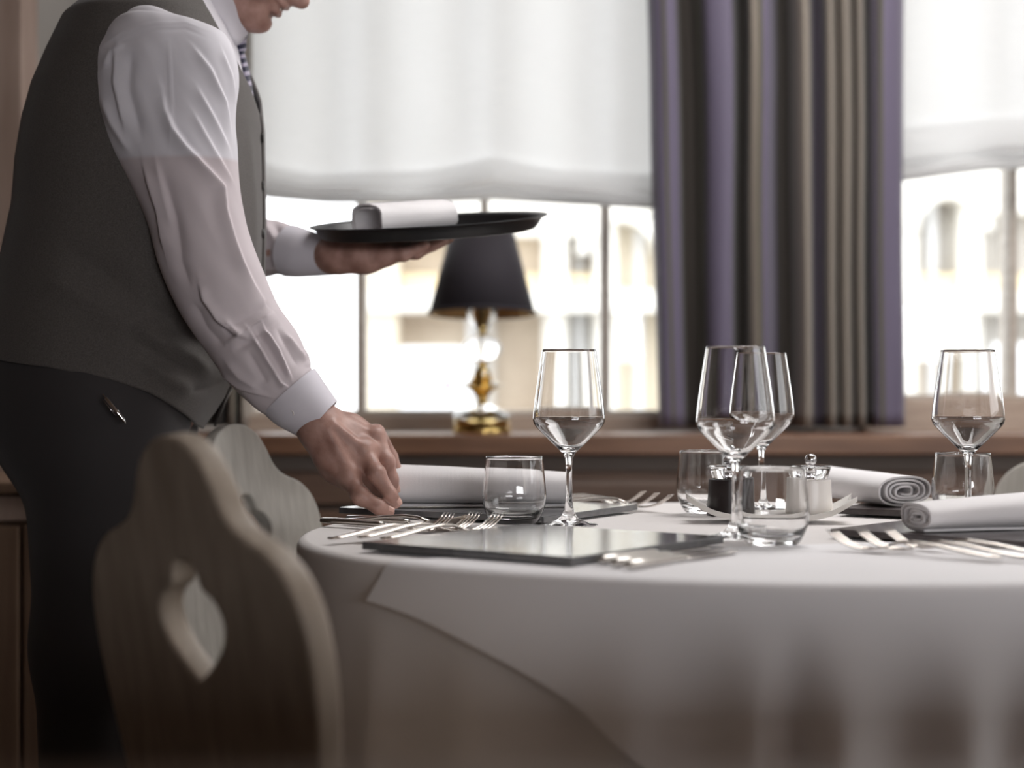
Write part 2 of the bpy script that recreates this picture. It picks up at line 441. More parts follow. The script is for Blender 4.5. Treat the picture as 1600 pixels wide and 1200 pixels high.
# timber casing and sideboard on the far left
struct(box('trim_5', -1.62, -1.032, 3.60, 3.72, 0, ZC, M['casing'], bevel=.004))
cb = empty('sideboard', (-1.35, 3.1, 0), 'brown wooden sideboard behind the waiter at the left edge of the frame', 'cabinet')
bx = cb.location
box('body', -1.75, -.72, 3.12, 3.45, .06, .735, M['cabinet'], cb, base=bx)
box('top_board', -1.77, -.70, 3.09, 3.46, .735, .757, M['cabinet'], cb, .004, base=bx)
box('plinth', -1.72, -.75, 3.14, 3.42, 0, .06, M['recess'], cb, base=bx)
for a, c in ((-1.74, -1.27), (-1.262, -.73)):
    d = box('drawer', a, c, 3.10, 3.122, .685, .73, M['casing'], cb, .003, base=bx)
    V, F = lathe([(0, .018), (.009, .017), (.011, .010), (.005, .006), (.005, 0)], 20)
    kn = obj('knob', [(v[0], -v[2], v[1]) for v in V], F, M['gold'], d, loc=((a + c) / 2 - bx.x, 3.10 - bx.y, .707))
for a, c in ((-1.74, -1.40), (-1.392, -.895), (-.887, -.73)):
    box('door', a, c, 3.10, 3.122, .08, .675, M['cabinet'], cb, .003, base=bx)

# ------------------------------------------------------------------ blinds
def blind(name, x0, x1, zfold, zhem, label, seed):
    """a soft Roman shade: flat cloth, then one loose fold that bellies towards the room"""
    rnd = random.Random(seed)
    prof = [(0.0, 2.42)]
    nu = 90; rows = []
    Yb = 4.135
    for i in range(nu + 1):
        u = i / nu; x = x0 + (x1 - x0) * u
        zf, zh = zfold(u), zhem(u)
        b = 1 + .35 * math.sin(u * 9 + seed) + .2 * math.sin(u * 23 + 1.7 * seed)
        hh = zf - zh; c2 = .5 + .5 * math.sin(u * 13 + seed * 2)
        pts = [(Yb, 2.42), (Yb, 2.0), (Yb, 1.8), (Yb, zf + .10), (Yb - .002, zf + .03), (Yb - .016 * b, zf), (Yb - .046 * b, zf - .30 * hh), (Yb - .060 * b, zf - .48 * hh), (Yb - .044 * b, zf - .62 * hh),
               (Yb - .026, zf - (.60 + .05 * c2) * hh), (Yb - .030, zf - .72 * hh), (Yb - .048 - .02 * c2, zh + .14 * hh), (Yb - .034, zh), (Yb - .008, zh + .006), (Yb + .004, zh + .04), (Yb + .006, zf - .01), (Yb + .008, zf + .03)]
        c = catmull([(p[0], p[1]) for p in pts], 5)
        w = [.0035 * math.sin(q[1] * 26 + 7 * u) * math.sin(u * 17) + .003 * noise.noise((x * 5, q[1] * 4, seed)) for q in c]
        rows.append([(x, q[0] + w[j], q[1]) for j, q in enumerate(c)])
    V, F = loft(rows, closed=False)
    base = Vector(((x0 + x1) / 2, Yb, 2.42))
    t = empty(name, base, label, 'blind')
    obj('blind_cloth', [Vector(v) - base for v in V], F, M['blind'], t)
    box('head_rail', x0, x1, Yb - .01, Yb + .03, 2.42, 2.46, M['frame'], t, base=base)
    return t
def zf1(u):
    px = 388 + u * 644
    return wz(interp([388, 430, 480, 560, 640, 700, 755, 800, 860, 940, 1048], [258, 272, 284, 281, 279, 270, 255, 266, 278, 282, 286], px), 4.06)
def zh1(u):
    px = 388 + u * 644
    return wz(interp([388, 420, 500, 620, 700, 757, 830, 940, 1048], [298, 307, 314, 315, 311, 309, 314, 320, 326], px), 4.06)
blind('roman_blind', -.63, .395, zf1, zh1, 'sheer white roman blind half lowered over the wide window behind the table lamp', 1.3)
def zf2(u): return wz(interp([0, .35, 1], [214, 197, 175], u), 4.06)
def zh2(u): return wz(interp([0, .35, 1], [284, 262, 250], u), 4.06)
blind('roman_blind', .885, 1.62, zf2, zh2, 'sheer white roman blind at the right frame edge, right of the striped curtain', 2.9)

# ------------------------------------------------------------------ curtains
def curtain(name, pts, ztop, zbot, label, flare, m):
    """pts: plan outline of the pleats (place across the cloth 0..1, x, y)"""
    c = np.array(catmull(pts, 10)); n = len(c); nv = 50; rows = []; uv = []
    for j in range(nv + 1):
        v = j / nv; z = ztop + (zbot - ztop) * v
        row = []
        for i in range(n):
            u, x, y = c[i]
            x += flare(u, v)
            y += .010 * math.sin(i * .22 + 3 * v) * v + .008 * noise.noise((x * 9, z * 1.6, 3.1))
            x += .006 * noise.noise((x * 7, z * 1.9, 8.3))
            row.append((x, y, z)); uv.append((min(.999, max(.001, u)), v))
        rows.append(row)
    V, F = loft(rows, closed=False)
    base = Vector((c[:, 1].mean(), c[:, 2].mean(), zbot))
    o = obj(name, [Vector(v) - base for v in V], F, m, None, uv=uv, loc=base)
    sol = o.modifiers.new('thickness', 'SOLIDIFY'); sol.thickness = .0025
    return setp(o, label, 'curtain')
def cp(x0, x1, px, Y): return ((px - x0) / (x1 - x0), (px - 800) * Y / FPX, Y)
def ramp(x0, x1, L): return [((p - x0) / (x1 - x0) if i else 0, c) for i, (p, c) in enumerate(L)]
PUR, PUR2, OLI, DRK, TAU, TAU2 = srgb(98, 90, 110), srgb(74, 66, 78), srgb(78, 74, 58), srgb(56, 49, 43), srgb(136, 126, 115), srgb(104, 96, 87)  # dark tones fill the pleat valleys: fold shade painted in with the stripes
M['curtain'] = stripes_mat('striped_curtain', ramp(1018, 1412, [(1018, PUR), (1039, OLI), (1045, PUR), (1062, DRK), (1091, OLI), (1101, PUR), (1146, DRK), (1172, TAU), (1186, OLI), (1192, PUR), (1214, DRK), (1236, TAU2), (1246, TAU),
    (1269, PUR2), (1291, TAU), (1306, DRK), (1313, TAU), (1331, DRK), (1339, TAU), (1351, DRK), (1360, PUR), (1373, OLI), (1380, PUR)]))
M['curtain_side'] = stripes_mat('striped_curtain_side', ramp(262, 386, [(262, PUR), (290, DRK), (310, TAU2), (326, DRK), (338, DRK), (352, TAU), (362, OLI), (366, DRK), (372, TAU)]))
big = [(1018, 4.02), (1030, 3.975), (1060, 3.975), (1068, 4.03), (1086, 4.055), (1100, 4.01), (1110, 3.955), (1143, 3.95), (1150, 4.0), (1160, 4.05),
       (1168, 4.03), (1173, 3.96), (1184, 3.945), (1202, 3.955), (1212, 4.01), (1224, 4.06), (1236, 4.04), (1246, 3.97), (1258, 3.935), (1267, 3.955),
       (1273, 4.02), (1284, 4.04), (1291, 3.985), (1299, 3.95), (1306, 4.0), (1313, 3.99), (1322, 3.95), (1331, 4.0), (1338, 3.985), (1345, 3.955), (1351, 4.0), (1357, 4.03),
       (1364, 3.985), (1374, 3.955), (1396, 3.955), (1406, 3.975), (1412, 4.02)]
curtain('curtain', [cp(1018, 1412, *p) for p in big], 2.45, .835, 'purple, olive and taupe striped curtain between the two windows',
        lambda u, v: .040 * (v - .62) * (1 - u) + .008 * (v - .6) * u - .02 * math.sin(PI * u) * max(0, v - .45), M['curtain'])
small = [(262, 4.03), (276, 3.99), (292, 4.03), (304, 3.985), (318, 3.98), (328, 4.03), (336, 3.985), (345, 4.0), (350, 4.04), (356, 3.985), (364, 3.98), (369, 4.03), (376, 3.99), (386, 4.02)]
curtain('curtain', [cp(262, 386, *p) for p in small], 2.45, .835, 'narrow gathered taupe curtain behind the waiter, left of the window', lambda u, v: 0, M['curtain_side'])
rod = empty('curtain_rod', (.3, 4.0, 2.47), 'curtain rod along the top of the window wall above the frame', 'rod')
V, F = lathe([(0, -1.5), (.013, -1.5), (.013, 1.5), (0, 1.5)], 20)
obj('rod_tube', [(v[2], v[0], v[1]) for v in V], F, M['gold'], rod)
for sx in (-1.52, 1.52):
    V, F = lathe([(0, -.025), (.018, -.02), (.025, 0), (.018, .02), (0, .025)], 20)
    obj('finial', [(v[2] + sx, v[0], v[1]) for v in V], F, M['gold'], rod)

# ------------------------------------------------------------------ building across the street
FY = 13.0
def fx(px): return (px - 800) * FY / FPX
def fz(py): return EYE - (py - 600) * FY / FPX
M['facade'] = grain(mat('white_render', srgb(236, 233, 226), .9), nscale=6, bump=.1)
M['cream'] = grain(mat('cream_stone', srgb(226, 216, 198), .9), nscale=6, bump=.1)
M['win_tan'] = grain(mat('warm_interior', srgb(186, 166, 142), .7), nscale=1.2, c1=srgb(168, 152, 136), c2=srgb(218, 206, 188), bump=0)
M['win_grey'] = grain(mat('grey_interior', srgb(170, 166, 160), .7), nscale=1.5, c1=srgb(164, 158, 150), c2=srgb(210, 208, 206), bump=0)
M['yellow'] = mat('yellow_band', srgb(220, 202, 168), .7)
M['white_panel'] = mat('white_panel', srgb(240, 242, 246), .5)
M['street'] = grain(mat('street', srgb(150, 148, 146), .9), nscale=4, bump=.1)
M['pink'] = mat('pink_mark', srgb(214, 160, 170), .6)
struct(box('ground', -12, 16, WY + .25, 16, -.7, -.6, M['street']))
bd = empty('building', (0, FY, -.6), 'pale building with tan windows and yellow bands seen blurred through the panes', 'building')
bb = bd.location
def fb(name, x0, x1, y0, y1, d0, d1, m, par=None):
    return box(name, fx(x0), fx(x1), FY + d0, FY + d1, fz(y1), fz(y0), m, par or bd, base=bb)
# walls around the openings
fb('plinth', 560, 1720, 655, 915, -.05, .4, M['facade'])
fb('upper_wall', 560, 1720, -330, 300, 0, .4, M['facade'])
fb('lintel', 560, 940, 300, 368, 0, .4, M['facade']); fb('lintel', 940, 1432, 300, 332, 0, .4, M['facade']); fb('lintel', 1500, 1720, 300, 332, 0, .4, M['facade'])
fb('string_course', 560, 1720, 456, 488, -.22, .4, M['facade'])
fb('pilaster', 570, 622, -330, 655, -.12, .4, M['cream'])
for x0, x1 in ((849, 886), (928, 962), (1040, 1100), (1150, 1200), (1290, 1330), (1395, 1432), (1500, 1532), (1640, 1720)):
    fb('pier', x0, x1, 330, 655, -.04, .4, M['facade'])
ops = [(622, 849, 366, 456, 'win_tan'), (886, 928, 366, 456, 'win_tan'), (962, 1040, 330, 456, 'cream'), (1432, 1500, 300, 456, 'win_grey'), (1532, 1640, 330, 456, 'win_grey'),
       (622, 849, 488, 655, 'win_tan'), (886, 928, 488, 655, 'win_grey'), (962, 1040, 488, 655, 'cream'), (1432, 1500, 488, 655, 'win_tan'), (1532, 1640, 488, 655, 'win_grey'),
       (1100, 1150, 330, 655, 'win_grey'), (1200, 1290, 330, 655, 'win_tan'), (1330, 1395, 330, 655, 'win_grey')]
for x0, x1, y0, y1, mm in ops:
    w = fb('window', x0, x1, y0, y1, .25, .38, M[mm])
    box('window_bar', fx((x0 + x1) / 2) - .03, fx((x0 + x1) / 2) + .03, FY + .18, FY + .25, fz(y1), fz(y0), M['white_panel'], w, base=bb)
    if y1 == 456 and mm != 'cream':
        fb('flower_box', x0 + 1, x1 - 1, 428, 456, .02, .2, M['yellow'])
    if x1 - x0 > 100 and y0 == 488:
        fb('shutter', x0 + 128, x0 + 150, 490, 640, .12, .22, M['win_grey'])
# round arches over two bays
def arch(x0, x1, yc, name):
    V = []; F = []; n = 24; r = (fx(x1) - fx(x0)) / 2; cx_ = (fx(x0) + fx(x1)) / 2; zc_ = fz(yc)
    for k in range(n + 1):
        a = PI * k / n
        for rr, yy in ((r, -.1), (r * .72, -.1), (r * .72, .3), (r, .3)):
            V.append(Vector((cx_ + rr * math.cos(a), FY + yy, zc_ + rr * math.sin(a))) - bb)
    for k in range(n):
        for q in range(4):
            F.append((4 * k + q, 4 * k + (q + 1) % 4, 4 * k + 4 + (q + 1) % 4, 4 * k + 4 + q))
    obj(name, V, F, M['facade'], bd, smooth=False)
arch(900, 1042, 398, 'arch'); arch(1412, 1548, 360, 'arch')
fb('base_wall', 380, 560, 652, 915, 0, .3, M['facade'])
van = empty('sign_board', (fx(688), FY - .8, -.6), 'white board with a faint pink mark outside the window, left of the lamp stem', 'sign')
box('board', fx(636), fx(738), FY - .85, FY - .75, fz(646), fz(546), M['white_panel'], van, .02, base=van.location)
for px in (650, 724): box('leg', fx(px) - .03, fx(px) + .03, FY - .83, FY - .77, -.6, fz(640), M['white_panel'], van, base=van.location)
V, F = lathe([(0, .01), (.05, .01), (.05, 0)], 24)
obj('mark', [(v[0], -v[2], v[1]) for v in V], F, M['pink'], van, smooth=False, loc=(fx(706) - van.location.x, FY - .85 - van.location.y, fz(602) + .6))
v2 = empty('sign_board', (fx(1532), FY - .8, -.6), 'white board outside the right window beyond the tumbler', 'sign')
box('board', fx(1504), fx(1562), FY - .85, FY - .75, fz(640), fz(541), M['white_panel'], v2, .02, base=v2.location)
for px in (1512, 1554): box('leg', fx(px) - .03, fx(px) + .03, FY - .83, FY - .77, -.6, fz(640), M['white_panel'], v2, base=v2.location)

# ------------------------------------------------------------------ table lamp on the window board
LX, LY, LZ = (753 - 800) * 3.97 / FPX, 3.97, .8205
lamp = empty('table_lamp', (LX, LY, LZ), 'table lamp with black shade and brass and crystal stem on the window board', 'lamp')
q = 3.97 / FPX
def lz(py): return (677 - py) * q
def part(prof, name, m, par=lamp, seg=40):
    V, F = lathe([(r * q, lz(y)) for r, y in prof], seg); return obj(name, V, F, m, par, sharp=40)
part([(0, 677), (45, 677), (46, 673), (44, 668), (36, 666), (44, 664), (45, 659), (40, 656), (0, 655)], 'base', M['gold'])
part([(0, 655), (43, 655), (46, 651), (40, 645), (26, 640), (14, 634), (9, 628), (0, 627)], 'base_crystal', M['crystal'], seg=16)
part([(0, 629), (9, 629), (8, 624), (11, 618), (18, 610), (26, 606), (27, 603), (20, 601), (12, 598), (13, 588), (11, 578), (6, 570), (5, 564), (0, 564)], 'brass_urn', M['gold'])
part([(0, 604), (30, 605), (33, 602), (24, 598), (15, 590), (13, 580), (7, 572)], 'drip_dish', M['crystal'], seg=16)
part([(0, 566), (10, 566), (24, 560), (31, 549), (31, 541), (25, 531), (12, 525), (0, 524)], 'crystal_ball', M['crystal'], seg=14)
part([(0, 526), (6, 526), (6, 518), (9, 508), (15, 494), (17, 484), (17, 478), (8, 476), (0, 476)], 'socket_cup', M['gold'])
part([(0, 516), (8, 516), (20, 500), (25, 482), (26, 478), (22, 481), (16, 497), (7, 512), (0, 513)], 'crystal_cup', M['crystal'], seg=16)
part([(0, 480), (9, 478), (9, 430), (5, 420), (0, 419)], 'bulb_holder', M['gold'])
part([(4, 425), (4, 350), (0, 349)], 'harp_rod', M['gold'])
V, F = lathe([(84 * q, lz(490)), (47 * q, lz(348))], 64)
uvs = [(k % 64 / 64 * 4, k // 64) for k in range(len(V))]
sh = obj('lamp_shade', V, F, M['shade'], lamp, uv=uvs)
sh.modifiers.new('thick', 'SOLIDIFY').thickness = .0018
V, F = lathe([(82.3 * q, lz(489.2)), (45.5 * q, lz(349))], 64)
obj('shade_lining', V, F, M['gold_lining'], lamp)
V, F = lathe([(82 * q, lz(490.5)), (85 * q, lz(491)), (85.4 * q, lz(487)), (84.5 * q, lz(485.5))], 64)
obj('shade_trim', V, F, M['shade'], lamp)
for o in lamp.children:
    if o.name.startswith(('lamp_shade', 'shade_lining', 'shade_trim')): o.rotation_euler = (math.radians(-3.6), 0, 0)
V, F = lathe([(3 * q, lz(351)), (46 * q, lz(350)), (46 * q, lz(349.3)), (3 * q, lz(350))], 6)
obj('shade_spider', V, F, M['gold'], lamp)

# ------------------------------------------------------------------ table and cloths
TC = Vector((.34, 2.115, 0)); TA, TB, TZ = .59, .545, .75
def ell_ring(a, b, z, n=96): return [(a * math.cos(2 * PI * k / n), b * math.sin(2 * PI * k / n), z) for k in range(n)]
tb = empty('dining_table', (TC.x, TC.y, 0), 'round dining table hidden under the white tablecloth', 'table')
V, F = loft([ell_ring(TA - .002, TB - .002, .715), ell_ring(TA + .004, TB + .004, .722), ell_ring(TA + .004, TB + .004, .74), ell_ring(TA - .004, TB - .004, .7475)], cap0=True, cap1=True)
obj('tabletop', V, F, M['table_wood'], tb, sharp=40)
V, F = lathe([(0, .714), (.12, .714), (.11, .69), (.045, .66), (.04, .4), (.06, .2), (.05, .12), (.06, .06), (0, .06)], 32)
obj('pedestal', V, F, M['table_wood'], tb)
for k in range(4):
    a = k * PI / 2 + .4
    u = Vector((math.cos(a), math.sin(a), 0)); w = Vector((-u.y, u.x, 0)); rings = []
    for r, z0, z1, hw in ((.03, .06, .12, .03), (.2, .03, .085, .026), (.36, 0, .045, .024), (.38, 0, .03, .02)):
        rings.append([u * r + w * hw + Vector((0, 0, z0)), u * r - w * hw + Vector((0, 0, z0)), u * r - w * hw + Vector((0, 0, z1)), u * r + w * hw + Vector((0, 0, z1))])
    V, F = loft(rings, cap0=True, cap1=True); obj('foot', V, F, M['table_wood'], tb, smooth=False)

def ang(px, py=905, Y=1.62):
    """cloth fold bearing from the table centre through a point of the near rim"""
    X = (px - 800) * Y / FPX
    return math.atan2(Y - TC.y, X - TC.x)
FOLDS = [(ang(610, Y=1.78), .012, .05), (ang(760, Y=1.69), .016, .07), (ang(905, Y=1.64), -.010, .07), (ang(1000, Y=1.61), .022, .06), (ang(1105, Y=1.59), -.012, .08),
         (ang(1180, Y=1.58), .022, .05), (ang(1240, Y=1.575), -.030, .040), (ang(1300, Y=1.57), .022, .06), (ang(1420, Y=1.57), -.014, .07), (ang(1500, Y=1.57), .020, .06), (ang(1590, Y=1.575), -.018, .06)]
def fold(th, t, ph=0.0):
    f = 0
    for a, amp, w in FOLDS:
        d = (th - a + PI) % (2 * PI) - PI
        f += amp * math.exp(-(d / w) ** 2)
    f += .010 * math.sin(11 * th + 1 + ph) * (0.5 + .5 * math.sin(3 * th))
    return f * sstep(.02, .22, t) + .02 * t
def drape(x, y, lift=0.0, ph=0.0):
    """planar cloth point (about the table centre) -> draped point"""
    rho = math.hypot(x / TA, y / TB)
    z = TZ + lift + .0008 * noise.noise((x * 5, y * 7, 2.2)) * min(1, max(0, (1.02 - rho) * 10))
    if rho <= 1: return Vector((TC.x + x, TC.y + y, z))
    ex, ey = x / rho, y / rho; t = math.hypot(x - ex, y - ey); L = math.hypot(ex, ey); o = Vector((ex / L, ey / L, 0))
    R = .012
    if t < R * PI / 2:
        a = t / R; out, dz = R * math.sin(a), -R * (1 - math.cos(a))
    else: out, dz = R, -(R + t - R * PI / 2)
    th = math.atan2(ey, ex)
    out += lift + fold(th, t, ph)
    return Vector((TC.x + ex, TC.y + ey, TZ + lift + dz)) + o * out
rows = []; N = 360
for i in range(1, 18): rows.append([drape(TA * (i / 17) * math.cos(2 * PI * k / N), TB * (i / 17) * math.sin(2 * PI * k / N)) for k in range(N)])
for t in [.003, .006, .009, .012, .0155, .019, .025, .035, .05, .065, .08, .1, .12, .14, .16, .18, .2, .225, .25, .27, .285]:
    r = []
    for k in range(N):
        c, s = math.cos(2 * PI * k / N), math.sin(2 * PI * k / N); e = Vector((TA * c, TB * s)); e = e * (1 + t / e.length)
        r.append(drape(e.x, e.y))
    rows.append(r)
base = Vector((TC.x, TC.y, TZ))
V, F = loft(rows, cap0=True)
o = obj('tablecloth', [Vector(v) - base for v in V], F, M['underlay'], None, loc=base)
setp(o, 'round white linen tablecloth draped over the table in soft folds', 'tablecloth')
# square top cloth, one corner hanging at the near left
P0 = np.array((-.506, -.362)); e1 = np.array((math.cos(math.radians(20)), math.sin(math.radians(20)))); e2 = np.array((math.cos(math.radians(-53)), math.sin(math.radians(-53))))
V = []; F = []; nu, nv = 120, 130
rows = []
for i in range(nu + 1):
    r = []
    for j in range(nv + 1):
        p = P0 + e1 * (i / nu) * .95 + e2 * (j / nv) * .62
        q_ = drape(p[0], p[1], .0022); dd = Vector((q_.x - TC.x, q_.y - TC.y, 0)).normalized()
        r.append(q_ + dd * (.016 * math.exp(-((i / nu) * .95 / .07) ** 2) * sstep(.0, .05, TZ - q_.z)))
    rows.append(r)
V, F = loft(rows, closed=False)
o = obj('top_cloth', [Vector(v) - base for v in V], F, M['linen'], None, loc=base)
setp(o, 'white square top cloth with a corner hanging over the near side of the table', 'tablecloth')
TT = TZ + .0036     # level on which the table things stand

# ------------------------------------------------------------------ slate place mats
def slab(B, u, v, lu, lv, m, label, th=.0085, z=TT):
    """B corner, v towards the second corner, u away from it"""
    B = Vector((B[0], B[1])); u = Vector(u).normalized(); v = Vector(v).normalized()
    c = B + u * lu / 2 + v * lv / 2
    bm = bmesh.new(); bmesh.ops.create_cube(bm, size=1)
    for w in bm.verts: w.co = Vector((w.co.x * lv, w.co.y * lu, (w.co.z + .5) * th))
    o = from_bm('slate_mat', bm, m, None, loc=(c.x, c.y, z), bevel=.0012)
    o.rotation_euler = (0, 0, math.atan2(v.y, v.x))
    return setp(o, label, 'place mat', 'slate place mats on the table')
slab((.06, 1.695), (.6, .8), (-.8, .6), .30, .28, M['slate'], 'empty square slate place mat at the near edge of the table')
slab((.041, 2.212), (.515, .857), (-.857, .515), .27, .33, M['slate'], 'slate place mat under the rolled napkin that the waiter touches')
slab((.378, 2.03), (.669, .743), (.743, -.669), .27, .30, M['slate_dark'], 'slate place mat under the napkin at the right edge, beside three forks')
slab((.452, 2.372), (.5, .866), (.866, -.5), .27, .30, M['slate_dark'], 'slate place mat behind the salt mill, under the folded napkin')
MT = TT + .0085     # top of the mats

# ------------------------------------------------------------------ glasses
def split_lathe(prof, cuts):
    """prof is one closed outline; returns index lists per part"""
    return [prof[a:b + 1] for a, b in cuts]
GO = [(0, 0), (.030, 0), (.0362, .0006), (.037, .0014), (.0355, .0024), (.027, .0042), (.016, .0075), (.0095, .013), (.0062, .020), (.0048, .030)]
GS = [(.0048, .030), (.0042, .045), (.0040, .062), (.0043, .078), (.0056, .087), (.0082, .0925)]
GBo = catmull([(.0082, .0925), (.014, .0980), (.0285, .1120), (.0415, .1255), (.0455, .1325), (.0457, .140), (.0430, .164), (.0385, .195), (.0342, .2235)], 6)
GBi = catmull([(.0334, .2240), (.0377, .195), (.0421, .164), (.0446, .141), (.0443, .1335), (.0402, .1272), (.0275, .1145), (.013, .1015), (.005, .0985), (0, .098)], 6)
def mesh_of(prof, name, seg=72):
    V, F = lathe([tuple(p) for p in prof], seg)
    me = bpy.data.meshes.new(name); me.from_pydata(V, [], F)
    me.polygons.foreach_set('use_smooth', [True] * len(F)); me.materials.append(M['glass']); me.update(); return me
gm_foot, gm_stem = mesh_of(GO, 'foot'), mesh_of(catmull(GS, 5), 'stem')
gm_bowl = mesh_of(list(GBo) + [(.0340, .2243), (.0337, .2243)] + list(GBi), 'bowl')
def fix_normals(me, flip_test):
    bm = bmesh.new(); bm.from_mesh(me)
    if flip_test: bmesh.ops.reverse_faces(bm, faces=bm.faces)
    bm.to_mesh(me); bm.free()
def outward(me):
    """lathe outlines run from the axis up the outside: face normals must point out of the glass"""
    s = 0
    for p in me.polygons:
        c = p.center
        if abs(c.x) + abs(c.y) > 1e-4 and p.index < 72 * 3: s += p.normal.x * c.x + p.normal.y * c.y - .02 * p.normal.z * (c.z < .001)
    return s
for me in (gm_stem, gm_bowl):
    if outward(me) < 0: fix_normals(me, True)
# foot: the first ring lies on the table and must look down
if gm_foot.polygons[0].normal.z > 0: fix_normals(gm_foot, True)
def wine_glass(x, y, label):
    t = empty('wine_glass', (x, y, TT), label, 'wine glass', 'wine glasses on the table')
    for n, me in (('foot', gm_foot), ('stem', gm_stem), ('bowl', gm_bowl)):
        o = bpy.data.objects.new(n, me); col.objects.link(o); o.parent = t
    return t
wine_glass(.0725, 2.174, 'empty wine glass at the right end of the napkin the waiter touches')
wine_glass(.261, 1.997, 'empty wine glass nearest the camera, in front of the dark pepper mill')
wine_glass(.351, 2.405, 'empty wine glass behind the pepper mill, seen through the nearest wine glass')
wine_glass(.588, 2.203, 'empty wine glass at the tip of the rolled napkin on the right')
TO = catmull([(0, 0), (.024, 0), (.0295, .0012), (.0335, .0065), (.0388, .018), (.0414, .032), (.0412, .044), (.0395, .062), (.0368, .0855)], 5)
TI = catmull([(.0356, .0860), (.0382, .062), (.0399, .044), (.0400, .032), (.0374, .020), (.031, .0125), (.018, .0095), (0, .0088)], 5)
tm = mesh_of(list(TO) + [(.0365, .0866), (.0360, .0867)] + list(TI), 'tumbler')
if tm.polygons[0].normal.z > 0: fix_normals(tm, True)
def tumbler(x, y, label):
    o = bpy.data.objects.new('tumbler', tm); col.objects.link(o); o.location = (x, y, TT)
    return setp(o, label, 'tumbler', 'water tumblers on the table')
tumbler(.003, 2.212, 'empty water tumbler in front of the napkin the waiter touches')
tumbler(.273, 2.405, 'empty water tumbler left of and behind the dark pepper mill')
tumbler(.293, 1.926, 'blurred empty water tumbler nearest the camera, before the salt mill')
tumbler(.612, 2.32, 'empty water tumbler behind the napkin at the right edge')

# ------------------------------------------------------------------ salt and pepper on a boat dish
dish_c = Vector((.344, 2.275, TT))
def dish():
    L, W, n, m = .111, .040, 36, 14; top = []; bot = []
    for i in range(n + 1):
        a = -1 + 2 * i / n
        rt, rb = [], []
        for j in range(m + 1):
            b = -1 + 2 * j / m
            hw = W * (1 - .30 * abs(a) ** 3)
            z = .0015 + .0215 * abs(a) ** 2.6 + .0015 * b * b + .006 * max(0, abs(a) - .7) * b * b * 3
            x = L * a + .004 * (b * b - 1) * (1 if a > 0 else -1) * abs(a) ** 4 * 2
            rt.append((x, hw * b, z + .0035)); rb.append((x * .995, hw * b * .99, max(0, z - .004)))
        top.append(rt); bot.append(rb)
    V, F = loft(top, closed=False); k = len(V)
    V2, F2 = loft(bot, closed=False)
    V += V2; F += [tuple(k + q for q in f[::-1]) for f in F2]
    mm = m + 1
    for i in range(n):
        for j in (0, m):
            F.append((i * mm + j, (i + 1) * mm + j, k + (i + 1) * mm + j, k + i * mm + j))
    for j in range(m):
        for i in (0, n):
            F.append((i * mm + j, i * mm + j + 1, k + i * mm + j + 1, k + i * mm + j))
    o = obj('condiment_dish', V, F, M['porcelain'], None, loc=dish_c, sharp=50)
    o.rotation_euler = (0, 0, math.radians(-3))
    return setp(o, 'white boat-shaped dish with upturned ends under the salt and pepper mills', 'dish')
dish()
def mill(x, y, m, label):
    t = empty('mill', (x, y, TT + .0054), label, 'mill', 'salt and pepper mills on the dish')
    V, F = lathe([(0, 0), (.0295, 0), (.0302, .0015), (.029, .012), (.0275, .032), (.0272, .0455), (.0268, .048), (.022, .049), (0, .049)], 40)
    # shallow flutes round the body
    W = []
    for v in V:
        r = math.hypot(v[0], v[1]); a = math.atan2(v[1], v[0]); f = 1 + (.012 * math.cos(14 * a) if .002 < v[2] < .0475 else 0); W.append((v[0] * f, v[1] * f, v[2]))
    obj('body', W, F, m, t, sharp=40)
    V, F = lathe([(0, .0496), (.022, .0496), (.0235, .053), (.0265, .0635), (.027, .0655), (.0255, .0668), (.010, .0672), (0, .0672)], 40)
    obj('clear_cap', V, F, M['acrylic'], t, sharp=40)
    V, F = lathe([(0, .0499), (.0045, .0501), (.0045, .0666), (0, .0668)], 16); obj('spindle', V, F, M['chrome'], t)
    V, F = lathe([(0, .0674), (.004, .0677), (.0065, .0695), (.008, .0745), (.0065, .0793), (.004, .0815), (0, .0823)], 24)
    obj('knob', V, F, M['chrome'], t)
    return t
mill(.289, 2.275, M['mill_dark'], 'dark fluted pepper mill with clear cap on the white dish')
mill(.397, 2.272, M['mill_white'], 'white fluted salt mill with clear cap on the white dish')

